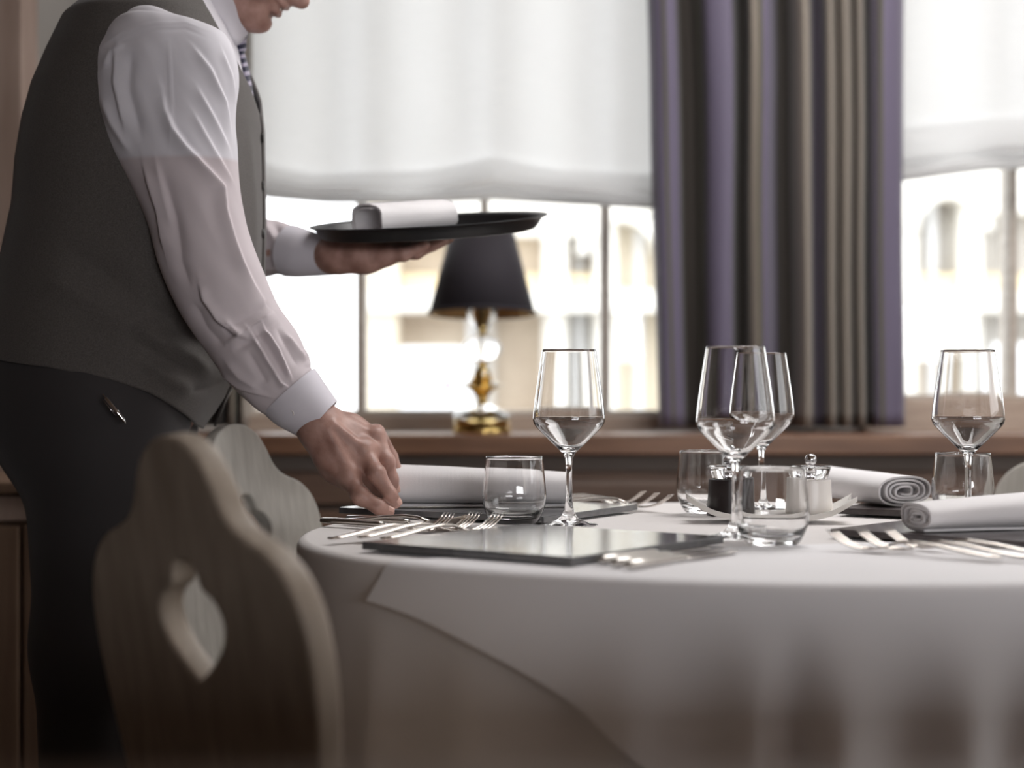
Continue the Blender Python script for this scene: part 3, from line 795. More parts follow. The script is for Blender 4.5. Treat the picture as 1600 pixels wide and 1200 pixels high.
# ------------------------------------------------------------------ rolled napkins
def napkin(a, b, w0, h0, w1, h1, label, turns=4.2, inner=.16, sag=0.0, tilt=None, flat=.25, tail=True):
    """cloth roll from a to b (points under the roll), oval section w x h at each end"""
    a, b = Vector(a), Vector(b); d = (b - a); L = d.length; d.normalize()
    up = Vector((0, 0, 1)) if tilt is None else tilt
    side = d.cross(up).normalized(); up = side.cross(d).normalized()
    n = 220; sec = []
    for i in range(n + 1):
        s = i / n; th = -PI / 2 + (.35 if tail else 0) - s * turns * 2 * PI      # outer end lies under the roll
        r = 1 - (1 - inner) * s
        ca, sa = math.cos(th), math.sin(th)
        ex = 2 / 2.5
        sx, sz = math.copysign(abs(ca) ** ex, ca) * r, math.copysign(abs(sa) ** ex, sa) * r
        sec.append((sx + .02 * math.sin(th * 2 + s * 5), sz - .05 * s))
    rows = []; uv = []; m = 40
    for j in range(m + 1):
        v = j / m; w = w0 + (w1 - w0) * v; h = h0 + (h1 - h0) * v
        h *= 1 - sag * math.sin(PI * v)
        row = []
        for i, (x, z) in enumerate(sec):
            ww = .0012 * noise.noise((i * .05, v * 3, w0 * 90))
            row.append(a + d * (L * v + .004 * noise.noise((i * .06, 3.3, w0 * 50)) * (1 if j in (0, m) else 0)) + side * (x * (w / 2 - .002) + ww) + up * (h / 2 + z * (h / 2 - .002) + ww))
            uv.append((v, i / n * 4))
        rows.append(row)
    V, F = loft(rows, closed=False)
    base = a
    o = obj('napkin', [p - base for p in V], F, M['napkin'], None, loc=base, uv=uv)
    s = o.modifiers.new('cloth', 'SOLIDIFY'); s.thickness = .0032; s.offset = 0
    bv = o.modifiers.new('soft', 'BEVEL'); bv.width = .0012; bv.segments = 2; bv.limit_method = 'ANGLE'; bv.angle_limit = math.radians(60)
    return setp(o, label, 'napkin', 'rolled white napkins')
napkin((-.168, 2.385, MT), (.080, 2.395, MT), .078, .064, .074, .051, 'rolled white napkin on the slate mat, held at its left end by the waiter')
napkin((.470, 1.985, MT), (.76, 2.07, MT), .080, .036, .085, .056, 'rolled white napkin on the slate mat at the right edge, beside the forks')
napkin((.55, 2.385, MT), (.475, 2.62, MT), .094, .046, .088, .050, 'folded white napkin on the slate mat behind the salt mill')

# ------------------------------------------------------------------ cutlery
def bar(sections, n=12):
    """sections: (x, z, half width, half thickness)"""
    rings = []
    for x, z, w, h in sections:
        rings.append([(x, w * math.copysign(abs(math.cos(2 * PI * k / n)) ** .8, math.cos(2 * PI * k / n)), z + h * math.copysign(abs(math.sin(2 * PI * k / n)) ** .8, math.sin(2 * PI * k / n))) for k in range(n)])
    return loft(rings, cap0=True, cap1=True)
def me_from(VF, name, m):
    V, F = VF; o = obj(name, V, F, m); me = o.data; bpy.data.objects.remove(o); return me
def multi(parts):
    V, F = [], []
    for v, f in parts:
        k = len(V); V += list(v); F += [tuple(k + i for i in q) for q in f]
    return V, F
fk_handle = me_from(bar([(-.200, .0042, .003, .0010), (-.198, .0044, .0062, .0016), (-.185, .005, .0078, .0019), (-.16, .0075, .0066, .0019), (-.13, .0115, .0046, .0020), (-.10, .0135, .0032, .0021),
                         (-.085, .0125, .0029, .0021), (-.072, .0085, .0034, .0018)]), 'handle', M['steel'])
def tines():
    ps = []
    ps.append(bar([(-.073, .0088, .0034, .0016), (-.066, .006, .0072, .0012), (-.058, .0042, .0104, .0010), (-.050, .0034, .0113, .0010), (-.046, .0034, .0112, .0010)]))
    for k in range(4):
        y = (-8.6 + 5.75 * k) * .001
        ps.append(shift(bar([(-.048, .0034, .0021, .0010), (-.035, .0040, .0019, .0010), (-.020, .0085, .0017, .0010), (-.008, .0160, .0014, .0009), (0, .0222, .0007, .0005)], 8), y))
    return multi(ps)
def shift(VF, y): return [(v[0], v[1] + y, v[2]) for v in VF[0]], VF[1]
fk_head = me_from(tines(), 'tines', M['steel'])
kn_handle = me_from(bar([(-.215, .004, .004, .0026), (-.213, .0044, .0058, .0036), (-.19, .0048, .0066, .0042), (-.15, .0046, .0060, .0040), (-.118, .0044, .0052, .0036), (-.112, .0042, .005, .0028)]), 'handle', M['pewter'])
kn_blade = me_from(bar([(-.113, .0030, .0045, .0012), (-.105, .0024, .0075, .0009), (-.06, .0020, .0092, .0008), (-.02, .0018, .0088, .0007), (-.006, .0017, .0055, .0006), (0, .0016, .0012, .0004)]), 'blade', M['steel'])
sp_handle = me_from(bar([(-.200, .0042, .003, .0010), (-.198, .0044, .0064, .0016), (-.185, .005, .008, .0019), (-.16, .0075, .0066, .0019), (-.13, .0115, .0046, .0020), (-.10, .0135, .0032, .0021), (-.08, .0125, .0032, .0021), (-.062, .0085, .004, .0017)]), 'handle', M['steel'])
def spoon_bowl():
    n, m = 20, 20; V, F = [], []
    rows = []
    for i in range(n + 1):
        a = i / n; x = -.066 + .066 * a
        hw = .0205 * math.sqrt(max(0, 1 - ((a - .58) / (.60 if a < .58 else .425)) ** 2)) + .0008
        rim = .0080 + .0105 * a ** 1.5
        dep = .0095 * math.sin(PI * min(1, max(0.03, a)) ** .9)
        rows.append([(x, hw * math.cos(PI * j / m), rim - dep * math.sin(PI * j / m)) for j in range(m + 1)])
    return loft(rows, closed=False)
sp_bowl = me_from(spoon_bowl(), 'bowl', M['steel'])
def cutlery(kind, tip, ang_, label, group, z=TT, flip=0):
    t = empty(kind, (tip[0], tip[1], z), label, {'dinner_fork': 'fork', 'table_knife': 'knife', 'soup_spoon': 'spoon'}[kind], group, ang_)
    for n, me in {'dinner_fork': (('handle', fk_handle), ('tines', fk_head)), 'table_knife': (('handle', kn_handle), ('blade', kn_blade)), 'soup_spoon': (('handle', sp_handle), ('bowl', sp_bowl))}[kind]:
        o = bpy.data.objects.new(n, me); col.objects.link(o); o.parent = t
        if n == 'bowl': s = o.modifiers.new('t', 'SOLIDIFY'); s.thickness = .0012
    return t
d1 = math.atan2(.75, .66)
for tip, lb in (((-.044, 2.115), 'steel fork left of the near slate mat, middle of the three beside it'), ((-.016, 2.098), 'steel fork lying closest to the near slate mat on its left'), ((-.076, 2.098), 'steel fork farthest left of the near slate mat')):
    cutlery('dinner_fork', tip, d1, lb, 'forks beside the near slate mat')
d1b = math.atan2(.8, .6)
for k, lb in enumerate(('steel knife lying closest to the right edge of the near slate mat', 'steel knife in the middle of the three right of the near slate mat', 'steel knife nearest the table rim, right of the near slate mat')):
    s = Vector((.06, 1.695)) + Vector((.6, .8)) * (.03 - .012 * k) + Vector((.8, -.6)) * (.013 + .024 * k)
    tip = s + Vector((.6, .8)) * .215
    cutlery('table_knife', (tip.x, tip.y), d1b, lb, 'knives beside the near slate mat')
d2 = math.radians(-36)
u2 = Vector((math.cos(d2), math.sin(d2))); n2 = Vector((-u2.y, u2.x))
for k, (kind, off, sh_, lb) in enumerate((('table_knife', 0.0, 0.0, 'steel knife nearest the camera, below the waiter’s right hand'), ('soup_spoon', .030, .0, 'steel soup spoon with its bowl raised, below the waiter’s right hand'), ('table_knife', .05, .0, 'steel knife between the soup spoon and the slate mat of the held napkin'))):
    tip = Vector((-.072, 2.082)) + n2 * off + u2 * sh_
    cutlery(kind, (tip.x, tip.y), d2, lb.replace('’', "'"), 'cutlery below the waiter\'s right hand')
d2b = math.radians(-31); u = Vector((math.cos(d2b), math.sin(d2b))); nn = Vector((-u.y, u.x)); C2 = Vector((.180, 2.443))
for k, lb in enumerate(('steel fork whose tines rise at the right corner of the napkin mat, nearest of three', 'steel fork behind the napkin mat, middle of three with raised tines', 'steel fork behind the napkin mat, farthest of three with raised tines')):
    tip = C2 + u * (.042 - .034 * k) + nn * (.022 + .024 * k)
    cutlery('dinner_fork', (tip.x, tip.y), d2b, lb, 'forks behind the napkin mat')
d3 = math.radians(138); u = Vector((math.cos(d3), math.sin(d3)))
for tip, lb in (((.348, 1.868), 'steel fork farthest left and nearest the camera of three at the right mat'), ((.380, 1.866), 'steel fork in the middle of the three before the right slate mat'), ((.413, 1.884), 'steel fork touching the corner of the right slate mat, under the napkin tip')):
    cutlery('dinner_fork', tip, d3, lb, 'forks beside the right slate mat')

# ------------------------------------------------------------------ chairs with scalloped backs
half = [(0, .892), (.022, .889), (.044, .876), (.060, .855), (.072, .832), (.088, .816), (.110, .806), (.134, .797), (.156, .780), (.170, .755), (.176, .722), (.174, .680), (.164, .620), (.148, .555), (.128, .495), (.112, .452)]
hole = [(0, .792), (.014, .788), (.023, .777), (.027, .766), (.042, .758), (.055, .742), (.054, .722), (.040, .703), (.019, .686), (0, .674)]
def sym(h): return catmull(h, 5) , None
def chair_panel_mesh():
    def loop(h):
        r = [tuple(p) for p in catmull(h, 5)]
        return r + [(-x, y) for x, y in r[-1:0:-1] if x > 1e-6]
    cu = bpy.data.curves.new('panel', 'CURVE'); cu.dimensions = '2D'; cu.fill_mode = 'BOTH'; cu.extrude = .0085; cu.bevel_depth = .0045; cu.bevel_resolution = 3
    for pts in (loop(half), loop(hole)):
        s = cu.splines.new('POLY'); s.points.add(len(pts) - 1); s.use_cyclic_u = True
        for k, (x, y) in enumerate(pts): s.points[k].co = (x, y - .45, 0, 1)
    o = bpy.data.objects.new('tmp', cu); col.objects.link(o)
    bpy.context.view_layer.update()
    dg = bpy.context.evaluated_depsgraph_get()
    me = bpy.data.meshes.new_from_object(o.evaluated_get(dg)); bpy.data.objects.remove(o)
    me.name = 'backrest'
    # the outline lies in XY: stand it up (X across, Z up), leaning back
    tl = math.radians(9)
    for v in me.vertices:
        x, y, z = v.co
        v.co = (x, -y * math.sin(tl) - z * math.cos(tl), y * math.cos(tl) - z * math.sin(tl))
    bm = bmesh.new(); bm.from_mesh(me); bmesh.ops.recalc_face_normals(bm, faces=bm.faces); bm.to_mesh(me); bm.free()
    me.materials.clear()
    me.polygons.foreach_set('use_smooth', [True] * len(me.polygons)); me.set_sharp_from_angle(angle=math.radians(40))
    return me
cm_back = chair_panel_mesh()
def seat_mesh():
    out = catmull([(-.18, -.02), (0, -.03), (.18, -.02), (.205, .18), (.215, .36), (.16, .41), (0, .42), (-.16, .41), (-.215, .36), (-.205, .18)], 6, closed=True)
    rings = [[(p[0] * .97, p[1] * .97, .425) for p in out], [(p[0], p[1], .43) for p in out], [(p[0], p[1], .448) for p in out], [(p[0] * .98, p[1] * .98 + .003, .453) for p in out]]
    return loft(rings, cap0=True, cap1=True)
so = obj('seat', *seat_mesh(), None, sharp=40); cm_seat = so.data; bpy.data.objects.remove(so)
def leg_mesh(sx, sy):
    r = []
    for z, rr in ((.428, .017), (.3, .021), (.12, .018), (0, .014)):
        k = (0.43 - z) / .43
        r.append([(sx * (.135 + .065 * k) + rr * math.cos(2 * PI * q / 12), (.33 if sy > 0 else .05) + sy * .06 * k + rr * math.sin(2 * PI * q / 12), z) for q in range(12)])
    return loft(r, cap0=True, cap1=True)
cm_legs = []
for sx in (-1, 1):
    for sy in (-1, 1):
        lo_ = obj('leg', *leg_mesh(sx, sy), None); cm_legs.append(lo_.data); bpy.data.objects.remove(lo_)
def chair(x, y, face, label, m):
    t = empty('dining_chair', (x, y, 0), label, 'chair', 'carved wooden chairs round the table', math.atan2(face[1], face[0]) - PI / 2)
    def put(n, me, z=0):
        me = me.copy(); me.materials.clear(); me.materials.append(m)
        o = bpy.data.objects.new(n, me); col.objects.link(o); o.parent = t; o.location = (0, 0, z)
    put('backrest', cm_back, .45); put('seat', cm_seat)
    for l in cm_legs: put('leg', l)
    return t
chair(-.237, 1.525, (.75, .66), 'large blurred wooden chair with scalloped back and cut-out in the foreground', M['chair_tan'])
ch2 = chair(-.362, 2.525, (.86, -.5), 'pale grey chair with scalloped back at the table, under the waiter\'s arm', M['chair'])
ch2.scale = (1, 1, .98)
chair(.905, 2.72, (-.72, -.69), 'pale chair back cut by the right frame edge, beyond the right tumbler', M['chair'])

# high-backed seat added unseen under the frame to shade the lower tablecloth
bn = empty('light_blocker', (.5, .1, 0), 'added dark wooden light blocker with seat and high back, unseen below the frame', 'light_blocker')
bnb = bn.location
box('backrest', -1.2, 2.9, .27, .31, .42, .860, M['table_wood'], bn, .008, base=bnb)
box('seat', -1.2, 2.9, -.16, .27, .42, .46, M['table_wood'], bn, .008, base=bnb)
for x in (-1.15, .85, 2.85):
    for y in (-.12, .28): box('leg', x - .03, x + .03, y - .03, y + .03, 0, .42, M['table_wood'], bn, .004, base=bnb)

# ------------------------------------------------------------------ serving tray and its napkin
TRM = Matrix.Rotation(math.radians(-3.2), 4, 'Y') @ Matrix.Rotation(math.radians(8.5), 4, 'X')
tray_c = P(671, 366, 2.65)
prof = [(0, .0), (.158, 0), (.164, .0012), (.170, .008), (.1755, .0165), (.1825, .0195), (.1845, .0205), (.1842, .0222), (.1815, .0220), (.1735, .0190), (.167, .0095), (.161, .0038), (.155, .003), (0, .003)]
V, F = lathe(prof, 96)
tray = obj('serving_tray', V, F, M['tray'], None, loc=tray_c, sharp=35)
tray.rotation_euler = TRM.to_euler()
setp(tray, 'round black serving tray balanced on the waiter\'s raised left hand', 'tray')
def on_tray(x, y): return tray_c + TRM @ Vector((x, y, .0032))
ax = TRM.to_3x3() @ Vector((0, 0, 1))
napkin(on_tray(-.088, -.085), on_tray(.022, .020), .080, .056, .080, .052, 'rolled white napkin lying on the black serving tray', tilt=ax, turns=1.6, inner=.74)

# ------------------------------------------------------------------ the waiter
YC = 2.53
man = empty('person', (P(170, 600, YC).x, YC, 0), 'person in white shirt, charcoal waistcoat and striped tie leaning over the table with a tray', 'person')
mb = Vector(man.location)
MV, MF, MI = [], [], []     # the body is one mesh: vertices, faces, material index
BODY = []
def add_body(VQ, mi=0):
    if mi == 0:
        BODY.append(([tuple(v) for v in VQ[0]], [tuple(int(i) for i in f) for f in VQ[1]])); return
    k = len(MV); MV.extend([tuple(v) for v in VQ[0]]); MF.extend([tuple(int(i) + k for i in q_) for q_ in VQ[1]]); MI.extend([mi] * len(VQ[1]))

def chain(S, pts, k=.005, k0=None):
    """pts: (px, py, Y, r); joined round cones"""
    w = [(P(a, b, y), r) for a, b, y, r in pts]
    for i, ((p, r), (q_, s)) in enumerate(zip(w, w[1:])): S.cap(p, q_, r, s, k if (i or k0 is None) else k0)
    return w
def nail(S_pts, axis, up, w=.0052, l=.0062):
    """a slightly domed nail plate"""
    a = axis.normalized(); n = (up - a * up.dot(a)).normalized(); s = a.cross(n)
    V, F = [], []
    rows = []
    for i in range(7):
        u_ = -1 + 2 * i / 6; row = []
        for j in range(9):
            v_ = -1 + 2 * j / 8
            ww = w * (1 - .25 * max(0, u_) ** 3) * (1 - .12 * max(0, -u_) ** 2)
            row.append(S_pts + a * (u_ * l) + s * (v_ * ww) + n * (.0009 * (1 - v_ * v_ * 2.2) - .0004 * u_ * u_ - .0002))
        rows.append(row)
    return loft(rows, closed=False)

# right hand, gripping the end of the napkin
S = SDF(P(440, 830, 2.22), P(650, 590, 2.47), .0015)
lo, hi = np.minimum(P(440, 830, 2.2), P(650, 590, 2.2)), np.maximum(P(440, 830, 2.47), P(650, 590, 2.47))
S = SDF((-.325, 2.235, .735), (-.128, 2.44, .945), .0015)
chain(S, [(440, 602, 2.328, .022), (478, 640, 2.322, .0225), (500, 660, 2.320, .024)], .01)
chain(S, [(482, 652, 2.318, .021), (504, 670, 2.312, .021)], .01)
chain(S, [(500, 655, 2.325, .022), (548, 668, 2.345, .017), (588, 684, 2.350, .0135)], .014)
chain(S, [(500, 660, 2.315, .023), (540, 684, 2.325, .018), (578, 702, 2.325, .0138)], .014)
chain(S, [(496, 668, 2.312, .022), (530, 702, 2.312, .018), (560, 726, 2.308, .0135)], .014)
chain(S, [(490, 676, 2.312, .019), (514, 716, 2.308, .0175), (543, 745, 2.300, .0125)], .014)
chain(S, [(498, 690, 2.325, .016), (520, 735, 2.325, .014), (540, 752, 2.315, .012)], .014)
chain(S, [(515, 690, 2.345, .020), (545, 715, 2.350, .018)], .014)     # palm mass behind
FR = dict(
    middle=[(587, 684, 2.342, .0128), (603, 722, 2.328, .0112), (612, 748, 2.334, .0092), (616, 763, 2.342, .0078)],
    ring=[(568, 704, 2.318, .0130), (588, 741, 2.292, .0116), (609, 772, 2.288, .0096), (618, 785, 2.292, .0084)],
    little=[(545, 744, 2.302, .0128), (563, 775, 2.284, .0116), (592, 792, 2.280, .0102), (607, 799, 2.284, .0084)],
    index=[(588, 676, 2.362, .0125), (609, 714, 2.375, .0108), (621, 742, 2.372, .0092), (626, 760, 2.366, .0078)],
    thumb=[(520, 712, 2.35, .0170), (560, 745, 2.385, .0140), (590, 765, 2.405, .0120), (607, 776, 2.402, .0098)])
W = {k: chain(S, v, .0045, .008) for k, v in FR.items()}
for k in ('middle', 'ring', 'little'):          # knuckle bulge, creases over the middle joint, tendons
    p, r = W[k][1]; S.ell(p + Vector((.000, -.002, .001)), (r * 1.06,) * 3, k=.006)
    a = (W[k][2][0] - W[k][0][0]).normalized(); side = a.cross(Vector((0, 1, 0))).normalized()
    for off in (-.0032, .0, .0034):
        c = p + a * off
        nrm = Vector((0, -1, 0)) * .9 + side * (-.3)
        c = c + nrm.normalized() * (r * 1.03)
        S.cap(c + side * .006, c - side * .006, .0007, .0007, .0014, sub=True)
for a, b in (((522, 664, 2.295), (566, 700, 2.305)), ((512, 672, 2.292), (545, 735, 2.292)), ((528, 655, 2.322), (584, 680, 2.332))):
    S.cap(P(*a), P(*b), .0035, .005, .010)
for k in ('middle', 'ring', 'little'):           # metacarpal knuckles
    p, r = W[k][0]; S.ell(p + Vector((.001, -.004, .004)), (r * .85,) * 3, k=.01)
add_body(S.mesh())
for k in ('ring', 'little', 'middle'):
    tip, r = W[k][3]; d_ = (W[k][3][0] - W[k][2][0]).normalized()
    upv = Vector((.35, -.62, .70))
    n_ = (upv - d_ * upv.dot(d_)).normalized()
    add_body(nail(tip - d_ * .001 + n_ * (r * .97), d_, upv), 1)

# left hand, palm up under the tray
S = SDF((-.36, 2.555, 1.075), (-.075, 2.79, 1.225), .0016)
chain(S, [(455, 394, 2.70, .022), (505, 400, 2.680, .0225), (528, 402, 2.672, .0235)], .01)
for a in ([(520, 396, 2.66, .022), (560, 398, 2.645, .020), (603, 396, 2.632, .0145)], [(522, 400, 2.668, .024), (565, 401, 2.662, .020), (614, 395, 2.655, .0145)],
          [(524, 398, 2.676, .024), (568, 398, 2.680, .019), (616, 391, 2.680, .0145)], [(524, 394, 2.688, .022), (565, 392, 2.70, .018), (608, 388, 2.704, .0142)],
          [(530, 408, 2.655, .018), (575, 408, 2.645, .016), (606, 402, 2.638, .013)]):
    chain(S, a, .014)
FL = dict(
    little=[(602, 399, 2.630, .0125), (630, 397, 2.622, .0105), (650, 389, 2.620, .0090), (664, 382, 2.621, .0078)],
    ring=[(614, 397, 2.654, .0130), (650, 393, 2.650, .0112), (676, 383, 2.648, .0095), (692, 376, 2.648, .0080)],
    middle=[(616, 394, 2.680, .0130), (656, 389, 2.680, .0112), (684, 379, 2.678, .0095), (702, 372, 2.678, .0080)],
    index=[(608, 390, 2.704, .0130), (648, 384, 2.710, .0112), (674, 377, 2.71, .0095), (690, 372, 2.71, .0080)],
    thumb=[(545, 392, 2.705, .0170), (575, 384, 2.735, .0140), (603, 380, 2.748, .0120), (622, 377, 2.750, .0100)])
WL = {k: chain(S, v, .0035, .008) for k, v in FL.items()}
for k in ('little', 'ring', 'middle'):
    p, r = WL[k][1]; S.ell(p, (r * 1.08,) * 3, k=.005)
for px in (585, 594, 548):
    S.cap(P(px, 414, 2.616), P(px + 2, 396, 2.612), .0009, .0009, .0022, sub=True)
add_body(S.mesh())

# head: local axes f (where the face looks), u (up along the face), l (to his right, the camera)
th = math.radians(27)
fv = Vector((math.cos(th), 0, -math.sin(th))); uv_ = Vector((math.sin(th), 0, math.cos(th))); lv = Vector((0, -1, 0))
hc = P(470, 1, YC) - fv * .1145 + uv_ * .030
RH = [[fv.x, uv_.x, lv.x], [fv.y, uv_.y, lv.y], [fv.z, uv_.z, lv.z]]
def H(f, u, l=0): return hc + fv * f + uv_ * u + lv * l
S = SDF(hc - Vector((.30, .13, .24)), hc + Vector((.17, .13, .17)), .0022)
def he(f, u, l, r, k=.012, sub=False): S.ell(H(f, u, l), r, RH, k, sub)
he(-.012, .040, 0, (.100, .088, .077)); he(.022, -.02, 0, (.068, .090, .063), .02)
for s in (-1, 1):
    S.cap(H(-.026, -.046, .054 * s), H(.058, -.078, .016 * s), .019, .0165, .016)
    he(.054, -.030, .036 * s, (.026, .026, .024), .016)
    he(.072, .030, .028 * s, (.018, .010, .024), .014)
    S.cap(H(.020, .0, .060 * s), H(.062, -.005, .046 * s), .010, .012, .014)
    he(.098, .006, .031 * s, (.016, .012, .014), .010, True)
    he(.076, .006, .031 * s, (.013, .0125, .0135), .004)
    he(-.012, .004, .079 * s, (.020, .033, .008), .006); he(-.010, -.018, .077 * s, (.012, .014, .007), .006)
    he(-.008, .006, .086 * s, (.011, .021, .006), .005, True)
he(.0745, -.0850, 0, (.0180, .0165, .022), .010); he(.040, -.094, 0, (.032, .016, .034), .016); he(.066, -.072, 0, (.018, .02, .03), .014)
S.cap(H(.078, .024), H(.095, -.030), .012, .017, .010)
S.cap(H(.088, .026), H(.112, -.024), .0085, .0105, .010); he(.1145, -.030, 0, (.0135, .0120, .0135), .006)
for s in (-1, 1): he(.101, -.033, .0125 * s, (.0105, .0080, .008), .006)
S.cap(H(.080, -.038, 0), H(.086, -.045, 0), .015, .012, .010)
S.cap(H(.0965, -.0485, -.010), H(.0965, -.0485, .010), .0055, .0055, .004)
S.cap(H(.0900, -.0615, -.009), H(.0900, -.0615, .009), .0064, .0064, .004)
for s in (-1, 1):
    S.cap(H(.0965, -.0485, .010 * s), H(.080, -.0450, .030 * s), .0055, .0045, .004)
    S.cap(H(.0900, -.0615, .009 * s), H(.076, -.0530, .030 * s), .0064, .0045, .004)
    he(.068, -.046, .040 * s, (.012, .014, .010), .008)
def surf(u, l, inset=0.0):
    """point on the face surface at height u, side offset l"""
    for f in np.arange(.14, .0, -.0004):
        p = H(f, u, l); i = tuple(np.round((np.array(p) - S.lo) / S.h).astype(int))
        if S.F[i] < 0: return H(f - inset, u, l)
    return H(.06, u, l)
for s in (-1, 1):
    line = [surf(u_, l_ * s, -.0004) for u_, l_ in ((-.0552, .0), (-.0552, .006), (-.0545, .013), (-.0525, .021), (-.0495, .029), (-.0455, .036), (-.0415, .041))]
    fold_ = [surf(u_, l_ * s, -.0008) for u_, l_ in ((-.028, .020), (-.034, .030), (-.042, .040), (-.052, .047), (-.063, .049))]
    for i, (a_, b_) in enumerate(zip(line, line[1:])): S.cap(a_, b_, (.0032, .0032, .0031, .0029, .0026, .0020)[i], (.0032, .0031, .0029, .0026, .0020, .0010)[i], .0018, True)
    for a_, b_ in zip(fold_, fold_[1:]): S.cap(a_, b_, .0022, .0020, .005, True)
S.cap(H(.0895, -.0715, -.012), H(.0895, -.0715, .012), .0028, .0028, .006, True)                 # fold above the chin
nb = P(288, 22, YC)
S.cap(H(-.030, -.030, 0), nb, .056, .052, .022)
S.cap(H(.004, -.082, 0), P(306, 30, YC), .032, .040, .02)
add_body(S.mesh())
rows = [[H(.0945 - abs(v) ** 2 * .012, -.0530 + .0030 * abs(v) ** 2 - .003 * q_, .023 * v) for v in np.linspace(-1, 1, 15)] for q_ in (0, .5, 1, 1.6)]
add_body(loft(rows, closed=False), 2)
for s in (-1, 1):
    V, F = lathe([(0, -.0098), (.006, -.0078), (.0098, 0), (.006, .0078), (0, .0098)], 20)
    add_body(([H(.081 + v[2], .006 + v[0], .031 * s + v[1]) for v in V], F), 3)
    V, F = lathe([(0, .0003), (.0048, 0)], 20)
    add_body(([H(.0905 + v[2], .004 + v[0], .031 * s + v[1]) for v in V], F), 4)

# trunk, arms and legs under the clothes
S = SDF((-.98, 2.24, .02), (-.18, 2.92, 1.55), .007)
def B(px, py, y): return P(px, py, y)
S.cap(B(290, 20, YC), B(240, 120, YC), .045, .085, .03); S.cap(B(240, 120, YC), B(215, 260, YC), .085, .135, .04)
S.cap(B(215, 260, YC), B(195, 430, YC), .15, .15, .05); S.cap(B(195, 430, YC), B(165, 580, YC), .15, .15, .05)
S.cap(B(245, 85, 2.38), B(245, 85, 2.68), .05, .05, .03)
S.cap(B(258, 90, 2.36), B(320, 400, 2.33), .050, .044, .03); S.cap(B(320, 400, 2.33), B(465, 625, 2.322), .042, .022, .02)
S.cap(B(258, 90, 2.70), B(320, 380, 2.79), .050, .044, .03); S.cap(B(320, 380, 2.785), B(470, 396, 2.69), .036, .022, .02)
for yy, fx_ in ((2.44, 175), (2.63, 205)):
    S.cap(B(160, 610, yy), B(150, 1010, yy), .085, .055, .03); S.cap(B(150, 1010, yy), B(fx_ - 30, 1500, yy), .055, .036, .02)
    fp = B(fx_ - 25, 1530, yy); fp.z = .07
    S.cap(fp, Vector((fp.x + .15, yy, .05)), .034, .024, .02)
add_body(S.mesh())
def tmp_obj(V, F):
    me = bpy.data.meshes.new('tmp'); me.from_pydata(V, [], F); me.update()
    bm = bmesh.new(); bm.from_mesh(me); bmesh.ops.recalc_face_normals(bm, faces=bm.faces); bm.to_mesh(me); bm.free()
    o = bpy.data.objects.new('tmp', me); col.objects.link(o); return o
trunk = tmp_obj(*BODY[-1]); cut = [tmp_obj(*q_) for q_ in BODY[:-1]]
for c_ in cut:
    m_ = trunk.modifiers.new('join', 'BOOLEAN'); m_.operation = 'UNION'; m_.object = c_; m_.solver = 'EXACT'
bpy.context.view_layer.update()
jm = bpy.data.meshes.new_from_object(trunk.evaluated_get(bpy.context.evaluated_depsgraph_get()))
jv = np.empty(len(jm.vertices) * 3); jm.vertices.foreach_get('co', jv); jv = jv.reshape(-1, 3)
k = len(MV); MV.extend([tuple(v) for v in jv]); MF.extend([tuple(i + k for i in p.vertices) for p in jm.polygons]); MI.extend([0] * len(jm.polygons))
for o in [trunk] + cut: bpy.data.objects.remove(o)
body = obj('body', [Vector(v) - mb for v in MV], MF, M['skin'], man)
for n_ in ('nail', 'teeth', 'eye', 'iris'): body.data.materials.append(M[n_])
body.data.polygons.foreach_set('material_index', MI)

# hair
S = SDF(hc - Vector((.2, .13, .16)), hc + Vector((.17, .13, .17)), .004)
he(-.016, .046, 0, (.105, .092, .081)); he(.085, -.03, 0, (.075, .095, .2), .01, True); he(-.02, -.055, 0, (.2, .055, .2), .01, True)
V, F = S.mesh(); obj('hair', [Vector(v) - mb for v in V], F, M['hair'], man)

# creases given where they run in side view: polyline (px, py), amplitude in mm (outwards), width in px
def crease_amounts(A, CR):
    """A: n x 3 points; fold height in metres, with crisp crests"""
    px = 800 + A[:, 0] * FPX / A[:, 1]; py = 600 - (A[:, 2] - EYE) * FPX / A[:, 1]
    out = np.zeros(len(A))
    for ent in CR:
        pl, amp, w = ent[:3]; side = ent[3] if len(ent) > 3 else 0
        best = np.full(len(A), 1e9); along = np.zeros(len(A)); sg = np.ones(len(A)); n = len(pl) - 1
        for i, ((x0, y0), (x1, y1)) in enumerate(zip(pl, pl[1:])):
            dx, dy = x1 - x0, y1 - y0
            t = np.clip(((px - x0) * dx + (py - y0) * dy) / (dx * dx + dy * dy), 0, 1)
            d = np.hypot(px - x0 - t * dx, py - y0 - t * dy)
            m = d < best; best = np.where(m, d, best); sg = np.where(m, np.sign(dx * (py - y0) - dy * (px - x0)), sg); along = np.where(m, (i + t) / n, along)
        fade = np.clip(along * 5, 0.15, 1) * np.clip((1 - along) * 5, 0.15, 1)
        q = best / w
        if side: q = np.where(sg * side > 0, q * 3.0, q * .7)      # steep on one side, easing out on the other
        out += amp * fade * (0.55 * np.exp(-q * q) + 0.45 * np.exp(-np.sqrt(q * q * 3.2 + .02)))
    return out * .001

